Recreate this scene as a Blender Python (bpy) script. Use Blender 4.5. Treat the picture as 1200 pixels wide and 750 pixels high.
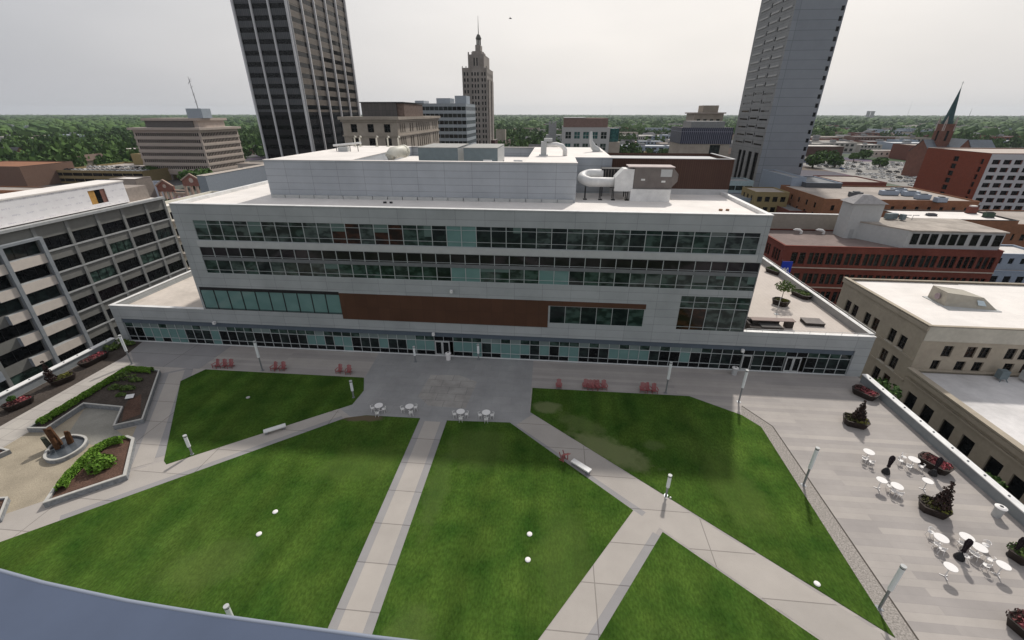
import bpy, math, random
import numpy as np
from mathutils import Vector, Matrix
random.seed(7); rng=np.random.default_rng(7)
for o in list(bpy.data.objects): bpy.data.objects.remove(o)
S=bpy.context.scene; COL=S.collection; R=math.radians
# ------------------------------------------------------------ camera, world, sun, exposure
CH=30.0; F=508.75; PIT=R(25.44); YAW=R(-5.356)
cam=bpy.data.objects.new('camera',bpy.data.cameras.new('camera')); COL.objects.link(cam); S.camera=cam
cam.location=(0,0,CH); cam.rotation_euler=(R(90)-PIT,R(-0.05),-YAW)
cam.data.sensor_width=36; cam.data.lens=36*F/1200; cam.data.clip_start=.05; cam.data.clip_end=20000
S.render.resolution_x=1024; S.render.resolution_y=640
S.view_settings.view_transform='Standard'; S.view_settings.look='None'; S.view_settings.exposure=0.5; S.view_settings.gamma=1
SUNDIR=Vector((6.9,19.6,19.9)).normalized()
sun=bpy.data.objects.new('sun',bpy.data.lights.new('sun','SUN')); COL.objects.link(sun)
sun.data.energy=2.2; sun.data.angle=R(2.5); sun.data.color=(1,.95,.88)
sun.rotation_euler=(-SUNDIR).to_track_quat('-Z','Y').to_euler()
W=bpy.data.worlds.new('World'); S.world=W; W.use_nodes=True; nt=W.node_tree; N=nt.nodes; L=nt.links
bg=N['Background']; bg.inputs['Strength'].default_value=.1
sky=N.new('ShaderNodeTexSky'); sky.sky_type='NISHITA'; sky.sun_disc=False
sky.sun_elevation=math.asin(SUNDIR.z); sky.sun_rotation=math.atan2(SUNDIR.x,SUNDIR.y); sky.dust_density=6; sky.air_density=1.5
tc=N.new('ShaderNodeTexCoord'); nz=N.new('ShaderNodeTexNoise'); nz.inputs['Scale'].default_value=1.6; nz.inputs['Detail'].default_value=4
mp=N.new('ShaderNodeMapping'); mp.inputs['Scale'].default_value=(1,1,3.2)
L.new(tc.outputs['Generated'],mp.inputs['Vector']); L.new(mp.outputs['Vector'],nz.inputs['Vector'])
dp=N.new('ShaderNodeVectorMath'); dp.operation='DOT_PRODUCT'; dp.inputs[1].default_value=Vector((.18,.95,.18)).normalized()
L.new(tc.outputs['Generated'],dp.inputs[0])
gr=N.new('ShaderNodeValToRGB'); e=gr.color_ramp.elements
e[0].position=.45; e[0].color=(.40,.405,.43,1); e[1].position=1; e[1].color=(.655,.635,.62,1)
L.new(dp.outputs['Value'],gr.inputs['Fac'])
ml=N.new('ShaderNodeMixRGB'); ml.blend_type='MULTIPLY'; ml.inputs['Fac'].default_value=1
cr=N.new('ShaderNodeValToRGB'); e=cr.color_ramp.elements; e[0].position=.3; e[0].color=(8.3,8.4,8.5,1); e[1].position=.7; e[1].color=(10.1,10.05,10.0,1)
L.new(nz.outputs['Fac'],cr.inputs['Fac']); L.new(gr.outputs['Color'],ml.inputs['Color1']); L.new(cr.outputs['Color'],ml.inputs['Color2'])
mx=N.new('ShaderNodeMixRGB'); mx.inputs['Fac'].default_value=.93
L.new(sky.outputs['Color'],mx.inputs['Color1']); L.new(ml.outputs['Color'],mx.inputs['Color2']); L.new(mx.outputs['Color'],bg.inputs['Color'])
# ------------------------------------------------------------ survey helpers: where a thing seen at a photo pixel stands at a known height or distance
_f=Vector((math.sin(YAW)*math.cos(PIT),math.cos(YAW)*math.cos(PIT),-math.sin(PIT))); _r=Vector((math.cos(YAW),-math.sin(YAW),0)); _u=_r.cross(_f)
def ray(x,y): return _r*((x-600)/F)-_u*((y-375)/F)+_f
def gp(x,y,z=0):
    d=ray(x,y); t=(z-CH)/d.z; return (d.x*t,d.y*t)
def yp(x,y,Y):
    d=ray(x,y); t=Y/d.y; return (d.x*t,CH+d.z*t)
def xp(x,y,X):
    d=ray(x,y); t=X/d.x; return (d.y*t,CH+d.z*t)
G0=-9.0
# ------------------------------------------------------------ materials
MATS={}
def mat(name,col,rough=.8,metal=0,var=.12,scale=1.5,bump=0,var2=.0,scale2=.08,spec=.22,emit=None,coord='pos'):
    if name in MATS: return MATS[name]
    m=bpy.data.materials.new(name); m.use_nodes=True; MATS[name]=m; t=m.node_tree; n=t.nodes; l=t.links
    b=n['Principled BSDF']; b.inputs['Roughness'].default_value=rough; b.inputs['Metallic'].default_value=metal
    b.inputs['Specular IOR Level'].default_value=spec
    g=n.new('ShaderNodeNewGeometry') if coord=='pos' else n.new('ShaderNodeTexCoord')
    vec=g.outputs['Position'] if coord=='pos' else g.outputs['Object']
    a=n.new('ShaderNodeTexNoise'); a.inputs['Scale'].default_value=scale; a.inputs['Detail'].default_value=5; l.new(vec,a.inputs['Vector'])
    r=n.new('ShaderNodeMapRange'); r.inputs['From Min'].default_value=.3; r.inputs['From Max'].default_value=.7
    r.inputs['To Min'].default_value=1-var; r.inputs['To Max'].default_value=1+var; l.new(a.outputs['Fac'],r.inputs['Value'])
    v=n.new('ShaderNodeVectorMath'); v.operation='SCALE'; v.inputs[0].default_value=col; l.new(r.outputs['Result'],v.inputs['Scale'])
    out=v.outputs['Vector']
    if var2:
        a2=n.new('ShaderNodeTexNoise'); a2.inputs['Scale'].default_value=scale2; a2.inputs['Detail'].default_value=6; l.new(vec,a2.inputs['Vector'])
        r2=n.new('ShaderNodeMapRange'); r2.inputs['From Min'].default_value=.35; r2.inputs['From Max'].default_value=.65
        r2.inputs['To Min'].default_value=1-var2; r2.inputs['To Max'].default_value=1+var2; l.new(a2.outputs['Fac'],r2.inputs['Value'])
        v2=n.new('ShaderNodeVectorMath'); v2.operation='SCALE'; l.new(out,v2.inputs[0]); l.new(r2.outputs['Result'],v2.inputs['Scale']); out=v2.outputs['Vector']
    l.new(out,b.inputs['Base Color'])
    if bump:
        bp=n.new('ShaderNodeBump'); bp.inputs['Strength'].default_value=bump; bp.inputs['Distance'].default_value=.05
        l.new(a.outputs['Fac'],bp.inputs['Height']); l.new(bp.outputs['Normal'],b.inputs['Normal'])
    if emit: b.inputs['Emission Color'].default_value=(*emit,1); b.inputs['Emission Strength'].default_value=1
    return m
def panel(name,c1,c2,cm,w,h,mortar=.02,rough=.5,flat=False,offset=0.,var=.08,metal=0,ox=0,oz=0,stain=.1):
    """rectangular panels, planks or pavers with joints, in metres, on walls (flat=False) or floors (flat=True)"""
    if name in MATS: return MATS[name]
    m=mat(name,(1,1,1),rough,metal); t=m.node_tree; n=t.nodes; l=t.links; b=n['Principled BSDF']
    g=n.new('ShaderNodeNewGeometry'); s=n.new('ShaderNodeSeparateXYZ'); l.new(g.outputs['Position'],s.inputs[0])
    c=n.new('ShaderNodeCombineXYZ')
    def add(sock,k):
        q=n.new('ShaderNodeMath'); q.operation='ADD'; q.inputs[1].default_value=k; l.new(sock,q.inputs[0]); return q.outputs[0]
    if flat: l.new(add(s.outputs[0],500+ox),c.inputs[0]); l.new(add(s.outputs[1],500+oz),c.inputs[1])
    else:
        q=n.new('ShaderNodeMath'); q.operation='ADD'; l.new(s.outputs[0],q.inputs[0]); l.new(s.outputs[1],q.inputs[1])
        l.new(add(q.outputs[0],500+ox),c.inputs[0]); l.new(add(s.outputs[2],500+oz),c.inputs[1])
    k=n.new('ShaderNodeTexBrick'); k.offset=offset; k.inputs['Scale'].default_value=1; k.inputs['Brick Width'].default_value=w; k.inputs['Row Height'].default_value=h
    k.inputs['Mortar Size'].default_value=mortar; k.inputs['Mortar Smooth'].default_value=.1; k.inputs['Bias'].default_value=0
    for i,cc in (('Color1',c1),('Color2',c2),('Mortar',cm)): k.inputs[i].default_value=(*cc,1)
    l.new(c.outputs[0],k.inputs['Vector'])
    x=n.new('ShaderNodeTexNoise'); x.inputs['Scale'].default_value=.25; x.inputs['Detail'].default_value=7; x.inputs['Roughness'].default_value=.65; l.new(g.outputs['Position'],x.inputs['Vector'])
    r=n.new('ShaderNodeMapRange'); r.inputs['From Min'].default_value=.3; r.inputs['From Max'].default_value=.7; r.inputs['To Min'].default_value=1-stain; r.inputs['To Max'].default_value=1+stain
    l.new(x.outputs['Fac'],r.inputs['Value'])
    v=n.new('ShaderNodeVectorMath'); v.operation='SCALE'; l.new(k.outputs['Color'],v.inputs[0]); l.new(r.outputs['Result'],v.inputs['Scale'])
    l.new(v.outputs['Vector'],b.inputs['Base Color'])
    bp=n.new('ShaderNodeBump'); bp.inputs['Strength'].default_value=.25; bp.inputs['Distance'].default_value=.02; bp.invert=True
    l.new(k.outputs['Fac'],bp.inputs['Height']); l.new(bp.outputs['Normal'],b.inputs['Normal'])
    return m
def tinted(name,c1,c2,rough=.85):
    """leaves: colour per face from the attribute 'tint', mottled by position"""
    m=bpy.data.materials.new(name); m.use_nodes=True; MATS[name]=m; t=m.node_tree; n=t.nodes; l=t.links; b=n['Principled BSDF']
    b.inputs['Roughness'].default_value=rough; b.inputs['Specular IOR Level'].default_value=.2
    a=n.new('ShaderNodeAttribute'); a.attribute_name='tint'
    r=n.new('ShaderNodeMixRGB'); r.inputs['Color1'].default_value=(*c1,1); r.inputs['Color2'].default_value=(*c2,1); l.new(a.outputs['Fac'],r.inputs['Fac'])
    l.new(r.outputs['Color'],b.inputs['Base Color']); return m
# ------------------------------------------------------------ mesh builder
class MB:
    def __init__(s): s.v=[]; s.f=[]; s.m=[]; s.cur=0
    def quad(s,*p):
        i=len(s.v); s.v+= [tuple(q) for q in p]; s.f.append(tuple(range(i,i+len(p)))); s.m.append(s.cur)
    def box(s,x0,x1,y0,y1,z0,z1,bottom=True):
        i=len(s.v); s.v+=[(x0,y0,z0),(x1,y0,z0),(x1,y1,z0),(x0,y1,z0),(x0,y0,z1),(x1,y0,z1),(x1,y1,z1),(x0,y1,z1)]
        fs=[(4,5,6,7),(0,1,5,4),(1,2,6,5),(2,3,7,6),(3,0,4,7)]+([(3,2,1,0)] if bottom else [])
        s.f+=[tuple(i+k for k in f) for f in fs]; s.m+=[s.cur]*len(fs)
    def prism(s,poly,z0,z1):
        a=sum(poly[i][0]*poly[(i+1)%len(poly)][1]-poly[(i+1)%len(poly)][0]*poly[i][1] for i in range(len(poly)))
        if a<0: poly=poly[::-1]
        i=len(s.v); n=len(poly); s.v+=[(x,y,z0) for x,y in poly]+[(x,y,z1) for x,y in poly]
        s.f.append(tuple(range(i+n,i+2*n))); s.f.append(tuple(range(i+n-1,i-1,-1)))
        s.f+=[(i+k,i+(k+1)%n,i+n+(k+1)%n,i+n+k) for k in range(n)]; s.m+=[s.cur]*(n+2)
    def tube(s,pts,rad,n=10,cap=True):
        rad=rad if isinstance(rad,(list,tuple)) else [rad]*len(pts); P=[Vector(p) for p in pts]; i0=len(s.v)
        for k,p in enumerate(P):
            d=((P[min(k+1,len(P)-1)]-P[max(k-1,0)])).normalized(); a=Vector((0,0,1)) if abs(d.z)<.9 else Vector((1,0,0))
            u=d.cross(a).normalized(); w=d.cross(u)
            for j in range(n):
                t=2*math.pi*j/n; s.v.append(tuple(p+(u*math.cos(t)+w*math.sin(t))*rad[k]))
        for k in range(len(P)-1):
            for j in range(n):
                a=i0+k*n+j; b=i0+k*n+(j+1)%n; s.f.append((a,a+n,b+n,b)); s.m.append(s.cur)
        if cap: s.f+=[tuple(range(i0,i0+n)),tuple(range(i0+(len(P)-1)*n+n-1,i0+(len(P)-1)*n-1,-1))]; s.m+=[s.cur]*2
    def beam(s,a,b,w,h=None):
        h=h or w; a=Vector(a); b=Vector(b); d=(b-a).normalized(); up=Vector((0,0,1)) if abs(d.z)<.95 else Vector((0,1,0))
        u=d.cross(up).normalized()*w/2; q=u.normalized().cross(d)*h/2; i=len(s.v)
        for c in (a,b): s.v+=[tuple(c-u-q),tuple(c+u-q),tuple(c+u+q),tuple(c-u+q)]
        s.f+=[tuple(i+k for k in f) for f in ((0,1,2,3),(7,6,5,4),(0,4,5,1),(1,5,6,2),(2,6,7,3),(3,7,4,0))]; s.m+=[s.cur]*6
    def build(s,name,m,parent=None,smooth=False,loc=None):
        me=bpy.data.meshes.new(name); me.from_pydata(s.v,[],s.f)
        for x in (m if isinstance(m,(list,tuple)) else [m]): me.materials.append(x)
        if any(s.m): me.polygons.foreach_set('material_index',s.m)
        if smooth: me.polygons.foreach_set('use_smooth',[True]*len(s.f))
        me.update(); return link(name,me,parent,loc)
def link(name,me,parent=None,loc=None,rz=0):
    o=bpy.data.objects.new(name,me); COL.objects.link(o)
    if parent: o.parent=parent
    if loc is not None: o.location=loc
    if rz: o.rotation_euler=(0,0,rz)
    return o
def tag(o,label=None,cat=None,group=None,kind=None):
    if label: o['label']=label
    if cat: o['category']=cat
    if group: o['group']=group
    if kind: o['kind']=kind
    return o
def thing(name,label,cat,loc=(0,0,0),rz=0,group=None):
    o=bpy.data.objects.new(name,None); COL.objects.link(o); o.location=loc; o.rotation_euler=(0,0,rz); o.empty_display_size=.5
    return tag(o,label,cat,group)
def copy_tree(o,parent=None):
    c=o.copy(); COL.objects.link(c); c.parent=parent
    for ch in list(o.children): copy_tree(ch,c)
    return c
def box(name,m,parent,*a):
    b=MB(); b.box(*a); return b.build(name,m,parent)
# ------------------------------------------------------------ facades with real openings
def facade(mb,side,x,y,Ln,z0,z1,holes,d=.25,slant=None):
    """side S faces -Y (runs +X from x,y), E faces +X, W faces -X (both run +Y)"""
    hs=[(max(0,a),min(Ln,b),max(z0,c),min(z1,e)) for a,b,c,e in holes]
    U=sorted({0,round(Ln,4)}|{round(v,4) for h in hs for v in h[:2]}); V=sorted({round(z0,4),round(z1,4)}|{round(v,4) for h in hs for v in h[2:]})
    def P(u,v,k=0):
        return {'S':(x+u,y+k,v),'E':(x-k,y+u,v),'W':(x+k,y+u,v),'N':(x+u,y-k,v)}[side]
    fl=side in('W','N')
    def q(*p): mb.quad(*(p[::-1] if fl else p))
    ui={u:i for i,u in enumerate(U)}; vi={v:i for i,v in enumerate(V)}; hole=np.zeros((len(U),len(V)),bool)
    for a,b,c,e in hs:
        hole[ui[round(a,4)]:ui[round(b,4)],vi[round(c,4)]:vi[round(e,4)]]=True
        q(P(a,c),P(b,c),P(b,c,d),P(a,c,d)); q(P(a,e,d),P(b,e,d),P(b,e),P(a,e)); q(P(a,c),P(a,c,d),P(a,e,d),P(a,e)); q(P(b,c,d),P(b,c),P(b,e),P(b,e,d))
    for j in range(len(V)-1):
        i=0
        while i<len(U)-1:
            if hole[i,j]: i+=1; continue
            k=i
            while k<len(U)-1 and not hole[k,j]: k+=1
            q(P(U[i],V[j]),P(U[k],V[j]),P(U[k],V[j+1]),P(U[i],V[j+1])); i=k
WM={}
def winmesh(w,h,mg,mf,nx,nz,fw):
    k=(round(w,3),round(h,3),mg.name,mf.name if mf else None,nx,tuple(nz),fw)
    if k in WM: return WM[k]
    p=MB(); p.box(0,w,-.02,.02,0,h); me=bpy.data.meshes.new('window'); me.from_pydata(p.v,[],p.f); me.materials.append(mg)
    fr=None
    if mf:
        b=MB(); y0,y1=-.09,-.025
        b.box(0,fw,y0,y1,0,h); b.box(w-fw,w,y0,y1,0,h); b.box(fw,w-fw,y0,y1,0,fw); b.box(fw,w-fw,y0,y1,h-fw,h)
        for i in range(1,nx): b.box(w*i/nx-fw/2,w*i/nx+fw/2,y0+.003,y1-.003,fw,h-fw)
        for t in nz: b.box(fw,w-fw,y0+.006,y1-.006,h*t-fw/2,h*t+fw/2)
        fr=bpy.data.meshes.new('frame'); fr.from_pydata(b.v,[],b.f); fr.materials.append(mf)
    WM[k]=(me,fr); return WM[k]
def windows(parent,items,name='window',limit=100):
    """items: (side,x,y,u0,u1,v0,v1,depth,glass,frame,nx,nz,fw)"""
    L_=[]
    for it in items:
        side,x,y,u0,u1,v0,v1,d,mg,mf,nx,nz,fw=it
        if side=='S': loc=(x+u0,y+d-.021,v0); rz=0
        elif side=='N': loc=(x+u1,y-d+.021,v0); rz=math.pi
        elif side=='E': loc=(x-d+.021,y+u0,v0); rz=math.pi/2
        else: loc=(x+d-.021,y+u1,v0); rz=-math.pi/2
        dist=(Vector(loc)-Vector((0,0,CH))).length; L_.append((-(u1-u0)*(v1-v0)/dist**2,len(L_),loc,rz,it))
    L_.sort(key=lambda t:t[:2])
    for _,_,loc,rz,it in L_[:limit]:
        me,fr=winmesh(it[4]-it[3],it[6]-it[5],*it[8:])
        o=link(name,me,parent,loc,rz)
        if fr: link('frame',fr,o)
    rest=L_[limit:]
    if rest:
        b=MB(); ms=[]
        for _,_,loc,rz,it in rest:
            mg=it[8]
            if mg not in ms: ms.append(mg)
            b.cur=ms.index(mg); w=it[4]-it[3]; h=it[6]-it[5]; c,s=math.cos(rz),math.sin(rz)
            pt=lambda x,y,z:(loc[0]+c*x-s*y,loc[1]+s*x+c*y,loc[2]+z)
            b.quad(pt(0,-.02,0),pt(w,-.02,0),pt(w,-.02,h),pt(0,-.02,h))
        o=b.build(name,ms,parent); o['kind']='stuff'
def grid(L0,n,w,margin=None):
    m=margin if margin is not None else (L0-n*w)/(n+1)
    g=(L0-2*m-n*w)/(n-1) if n>1 else 0
    return [(m+i*(w+g),m+i*(w+g)+w) for i in range(n)]
def rnd(seq): return seq[int(rng.integers(len(seq)))]
# ------------------------------------------------------------ palette
M_panel=panel('grey_metal_panel',(.355,.375,.38),(.39,.41,.415),(.20,.21,.215),3.5,1.05,.018,.42,stain=.11)
M_fascia=mat('blue_grey_fascia',(.10,.125,.155),.5,var=.06)
M_pent=panel('silver_blue_panel',(.375,.40,.43),(.40,.425,.455),(.20,.21,.22),3.6,.88,.02,.4,oz=.3,stain=.1)
M_sill=mat('pale_metal_sill',(.47,.48,.475),.45,var=.05)
M_white=panel('white_membrane_roof',(.79,.745,.70),(.76,.72,.68),(.60,.57,.54),40,2.9,.012,.8,flat=True,stain=.09)
M_coping=mat('white_coping',(.72,.715,.70),.5,var=.09,scale=1.5,var2=.06,scale2=.4)
M_brown=panel('rust_brown_panel',(.085,.040,.024),(.095,.045,.027),(.05,.025,.018),1.5,3.7,.012,.5,stain=.12)
M_brown2=panel('dark_brown_louvre',(.075,.038,.028),(.08,.042,.03),(.045,.025,.02),.3,8,.03,.5,stain=.1)
M_mull=mat('silver_mullion',(.44,.47,.47),.4,var=.03)
M_dark=mat('black_metal',(.022,.022,.024),.45,var=.2)
def glass(name,c,c2=None,rough=.06,scale=.9,spec=.3):
    m=mat(name,c,rough,0,.25,scale,spec=spec)
    if c2:
        t=m.node_tree; n=t.nodes; l=t.links; b=n['Principled BSDF']; g=n.new('ShaderNodeNewGeometry'); a=n.new('ShaderNodeTexNoise')
        a.inputs['Scale'].default_value=scale; a.inputs['Detail'].default_value=2.5; mpn=n.new('ShaderNodeMapping'); mpn.inputs['Scale'].default_value=(1,1,1.7)
        l.new(g.outputs['Position'],mpn.inputs[0]); l.new(mpn.outputs[0],a.inputs['Vector'])
        r=n.new('ShaderNodeValToRGB'); r.color_ramp.interpolation='B_SPLINE'; e=r.color_ramp.elements; e[0].position=.44; e[0].color=(*c,1); e[1].position=.60; e[1].color=(*c2,1)
        l.new(a.outputs['Fac'],r.inputs['Fac']); l.new(r.outputs['Color'],b.inputs['Base Color'])
    return m
G_dark=glass('dark_tinted_glass',(.006,.010,.011),(.022,.035,.033))
G_green=glass('green_glass_reflections',(.007,.017,.013),(.055,.095,.080))  # green tint; the lighter patches are reflections painted into the colour
G_teal=glass('glass_over_teal_blind',(.13,.235,.225),(.16,.275,.26),scale=.3)
G_brown=glass('glass_over_wooden_room',(.010,.009,.008),(.055,.024,.014))
G_grey=glass('grey_room_glass_reflections',(.010,.017,.016),(.080,.110,.100))  # grey room tones, with pale reflections painted into the same patches
G_purple=glass('glass_over_ceiling_void',(.009,.008,.010),(.028,.024,.028),scale=.3)
G_mint=glass('pale_spandrel_glass',(.16,.20,.20),(.20,.25,.24),scale=.3)
G_black=glass('black_window_glass',(.003,.004,.005),(.009,.011,.012),spec=.2)
M_conc=mat('pale_concrete',(.42,.405,.38),.85,var=.08,scale=2,bump=.1,var2=.06)
M_stone=mat('grey_stone_block',(.23,.24,.25),.9,var=.25,scale=4,bump=.4)
M_cap=mat('stone_cap',(.46,.45,.42),.85,var=.1,scale=3)
# ============================================================ THE SETTING
def ground_mat():
    m=mat('city_ground',(1,1,1),.95); t=m.node_tree; n=t.nodes; l=t.links; b=n['Principled BSDF']
    g=n.new('ShaderNodeNewGeometry')
    a=n.new('ShaderNodeTexNoise'); a.inputs['Scale'].default_value=.012; a.inputs['Detail'].default_value=6; l.new(g.outputs['Position'],a.inputs['Vector'])
    ln=n.new('ShaderNodeVectorMath'); ln.operation='LENGTH'; l.new(g.outputs['Position'],ln.inputs[0])
    mr=n.new('ShaderNodeMapRange'); mr.inputs['From Min'].default_value=300; mr.inputs['From Max'].default_value=900; mr.inputs['To Min'].default_value=-.25; mr.inputs['To Max'].default_value=.25; l.new(ln.outputs['Value'],mr.inputs['Value'])
    ad=n.new('ShaderNodeMath'); ad.operation='ADD'; l.new(a.outputs['Fac'],ad.inputs[0]); l.new(mr.outputs['Result'],ad.inputs[1])
    r=n.new('ShaderNodeValToRGB'); r.color_ramp.elements[0].position=.47; r.color_ramp.elements[0].color=(.13,.125,.12,1); r.color_ramp.elements[1].position=.53; r.color_ramp.elements[1].color=(.035,.055,.022,1)
    l.new(ad.outputs[0],r.inputs['Fac'])
    v=n.new('ShaderNodeTexVoronoi'); v.inputs['Scale'].default_value=.03; l.new(g.outputs['Position'],v.inputs['Vector'])
    s=n.new('ShaderNodeMixRGB'); s.blend_type='MULTIPLY'; s.inputs['Fac'].default_value=.5; l.new(r.outputs['Color'],s.inputs['Color1']); l.new(v.outputs['Color'],s.inputs['Color2'])
    l.new(s.outputs['Color'],b.inputs['Base Color']); return m
b=MB(); n_=48; rings=[0,60,150,300,600,1200,2500,5000,9000]
for k in range(len(rings)-1):
    for j in range(n_):
        a0,a1=2*math.pi*j/n_,2*math.pi*(j+1)/n_; r0,r1=rings[k],rings[k+1]
        p=[(r0*math.cos(a0),r0*math.sin(a0),G0),(r1*math.cos(a0),r1*math.sin(a0),G0),(r1*math.cos(a1),r1*math.sin(a1),G0),(r0*math.cos(a1),r0*math.sin(a1),G0)]
        if k==0: p=p[:3] if False else [p[0],p[1],p[2]]
        b.quad(*p)
tag(b.build('ground',ground_mat()),kind='structure')
M_asph=mat('asphalt',(.055,.055,.058),.9,var=.15,scale=3,var2=.15,scale2=.2)
M_line=mat('road_paint',(.75,.74,.70),.7,var=.1)
M_walk=panel('sidewalk_slabs',(.33,.32,.30),(.36,.35,.33),(.2,.2,.19),1.5,1.5,.02,.9,flat=True)
def road(name,x0,x1,y0,y1,along):
    b=MB(); b.box(x0,x1,y0,y1,G0-.3,G0+.02); tag(b.build(name,M_asph),kind='structure')
    k=MB()
    if along=='y':
        for xx0,xx1 in ((x0-2.6,x0),(x1,x1+2.6)): k.box(xx0,xx1,y0,y1,G0-.3,G0+.15)
    else:
        for yy0,yy1 in ((y0-2.6,y0),(y1,y1+2.6)): k.box(x0,x1,yy0,yy1,G0-.3,G0+.15)
    tag(k.build('pavement',M_walk),kind='structure')
    q=MB(); c=((x0+x1)/2 if along=='y' else (y0+y1)/2); t=(y0 if along=='y' else x0)
    while t<(y1 if along=='y' else x1)-3:
        if along=='y': q.quad((c-.08,t,G0+.024),(c+.08,t,G0+.024),(c+.08,t+3,G0+.024),(c-.08,t+3,G0+.024))
        else: q.quad((t,c-.08,G0+.024),(t+3,c-.08,G0+.024),(t+3,c+.08,G0+.024),(t,c+.08,G0+.024))
        t+=8
    tag(q.build('road_markings',M_line),kind='structure')
road('road',41.9,47.2,5,88.5,'y'); road('road',-73.5,-66,5,140,'y'); road('road',-64,400,134,143,'x'); road('road',-400,-92.5,134,143,'x'); road('road',94,104,150,520,'y')
# ---- plaza deck
DX0,DX1,DY0,DY1=-62,39.2,4,50.4
M_pave=panel('striped_paving',(.41,.375,.345),(.325,.30,.285),(.27,.25,.24),31,.62,.007,.85,flat=True,offset=.37,stain=.1)
M_paved=panel('darker_grey_paving',(.315,.31,.305),(.29,.288,.285),(.24,.24,.24),2.2,1.4,.012,.8,flat=True,offset=.5,stain=.16)
M_pathc=panel('tan_path_paving',(.41,.375,.34),(.375,.345,.315),(.24,.22,.20),9,3.4,.04,.85,flat=True,stain=.08)
M_pathg=panel('grey_path_border',(.30,.29,.285),(.275,.265,.265),(.17,.16,.16),9,3.4,.04,.85,flat=True,stain=.1)
M_walkl=panel('pale_walk_paving',(.43,.40,.36),(.39,.36,.33),(.27,.25,.23),1.6,1.6,.03,.85,flat=True,stain=.1)
M_grav=mat('gravel',(.33,.285,.215),.95,var=.22,scale=12,bump=.3,var2=.12,scale2=.5)
M_gravg=mat('grey_gravel',(.26,.25,.22),.95,var=.22,scale=12,bump=.3,var2=.12,scale2=.5)
M_soil=mat('dark_soil',(.062,.050,.042),.95,var=.3,scale=5,bump=.4,var2=.15,scale2=.6)
M_mulch=mat('brown_mulch',(.095,.055,.040),.95,var=.4,scale=8,bump=.5,var2=.2,scale2=.8)
b=MB(); b.box(DX0,DX1,DY0,DY1,G0,0); tag(b.build('plaza',M_pave),kind='structure')
def sheet(name,poly,z,m):
    b=MB(); b.prism(poly,z-.003,z); return tag(b.build(name,m),kind='structure')
sheet('plaza_paving',[(-23.2,50.35),(-22.4,40.4),(-24.2,38.7),(-21.2,36.6),(-1.3,36.6),(-.2,38.0),(-1.7,39.4),(-1.8,50.35)],.006,M_paved)
M_pale=panel('worn_pale_paving',(.35,.33,.305),(.315,.30,.28),(.17,.16,.16),2.2,1.4,.02,.85,flat=True,offset=.5,stain=.35)
sheet('plaza_paving',[(-14.6,45.6),(-14.9,41),(-13.2,39.3),(-8.9,39.2),(-8.5,44.6),(-11,45.9)],.011,M_pale)
sheet('plaza_paving',[(-44.9,50.35),(-61,50.35),(-54,44.2),(-44.9,44.2)],.006,M_pathg)
# paths: grey borders + tan centres
def strip(name,a,b_,o0,o1,z,m):
    a=Vector(a);b_=Vector(b_);d=(b_-a).normalized(); nn=Vector((-d.y,d.x))
    return sheet(name,[tuple(a+nn*o0),tuple(b_+nn*o0),tuple(b_+nn*o1),tuple(a+nn*o1)],z,m)
strip('path',(-12,36.6),(-11.8,4.1),-1.5,1.5,.010,M_pathg); strip('path',(-12,36.6),(-11.8,4.1),-.85,.85,.014,M_pathc)
strip('path',(-22.8,37.3),(-62,3.6),-1.95,1.7,.018,M_pathc)
strip('path',(-22.8,37.3),(-40,22.5),.9,1.7,.022,M_pathg)
strip('path',(-2.2,37.8),(27,12.4),-1.75,1.4,.010,M_pathc); strip('path',(-2.2,37.8),(9.5,27.6),-1.75,-1.2,.014,M_pathg)
strip('path',(8.7,26.3),(-6,5.1),-1.7,1.25,.0135,M_pathc); strip('path',(8.1,25.4),(-6.6,4.2),1.0,1.75,.0175,M_pathg)
strip('path',(-47.6,43.6),(-38.0,28.2),-1.8,1.9,.012,M_pathg); strip('path',(-47.4,43.2),(-37.7,27.6),-.7,1.0,.016,M_pathc)
sheet('walkway',[(-57.4,4.1),(-57.4,44.5),(-54.1,44.5),(-53.4,38),(-53.4,4.1)],.010,M_walkl)
sheet('planting_strip',[(-61.4,4.1),(-61.4,50.3),(-58.6,50.3),(-57.4,46),(-57.4,4.1)],.012,M_soil)
sheet('gravel_court',[(-53.4,7.6),(-53.4,31),(-51.3,31.2),(-51.6,35.3),(-46.8,35.1),(-44.8,32),(-42.8,33),(-38.9,27.6),(-41.5,22.8),(-50.5,14.5),(-53.0,11.5)],.008,M_grav)
sheet('gravel_court',[(-51.6,35.3),(-46.8,35.1),(-44.8,32.2),(-41.5,30.6),(-45,29.8),(-49,31)],.011,M_gravg)
M_strip=mat('pebble_strip',(.30,.275,.25),.95,var=.4,scale=9,bump=.3)
sheet('pebble_strip',[(22.2,42.6),(24.1,39.2),(24.0,17.2),(23.3,16.9),(22.7,18.6),(22.9,39.0),(21.6,40.9)],.009,M_strip)
M_edge=mat('dark_edging',(.07,.06,.05),.8)
sheet('edging',[(24.1,39.2),(24.0,17.2),(24.12,17.2),(24.22,39.25),(22.3,42.7),(22.2,42.6)],.0125,M_edge)
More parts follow.
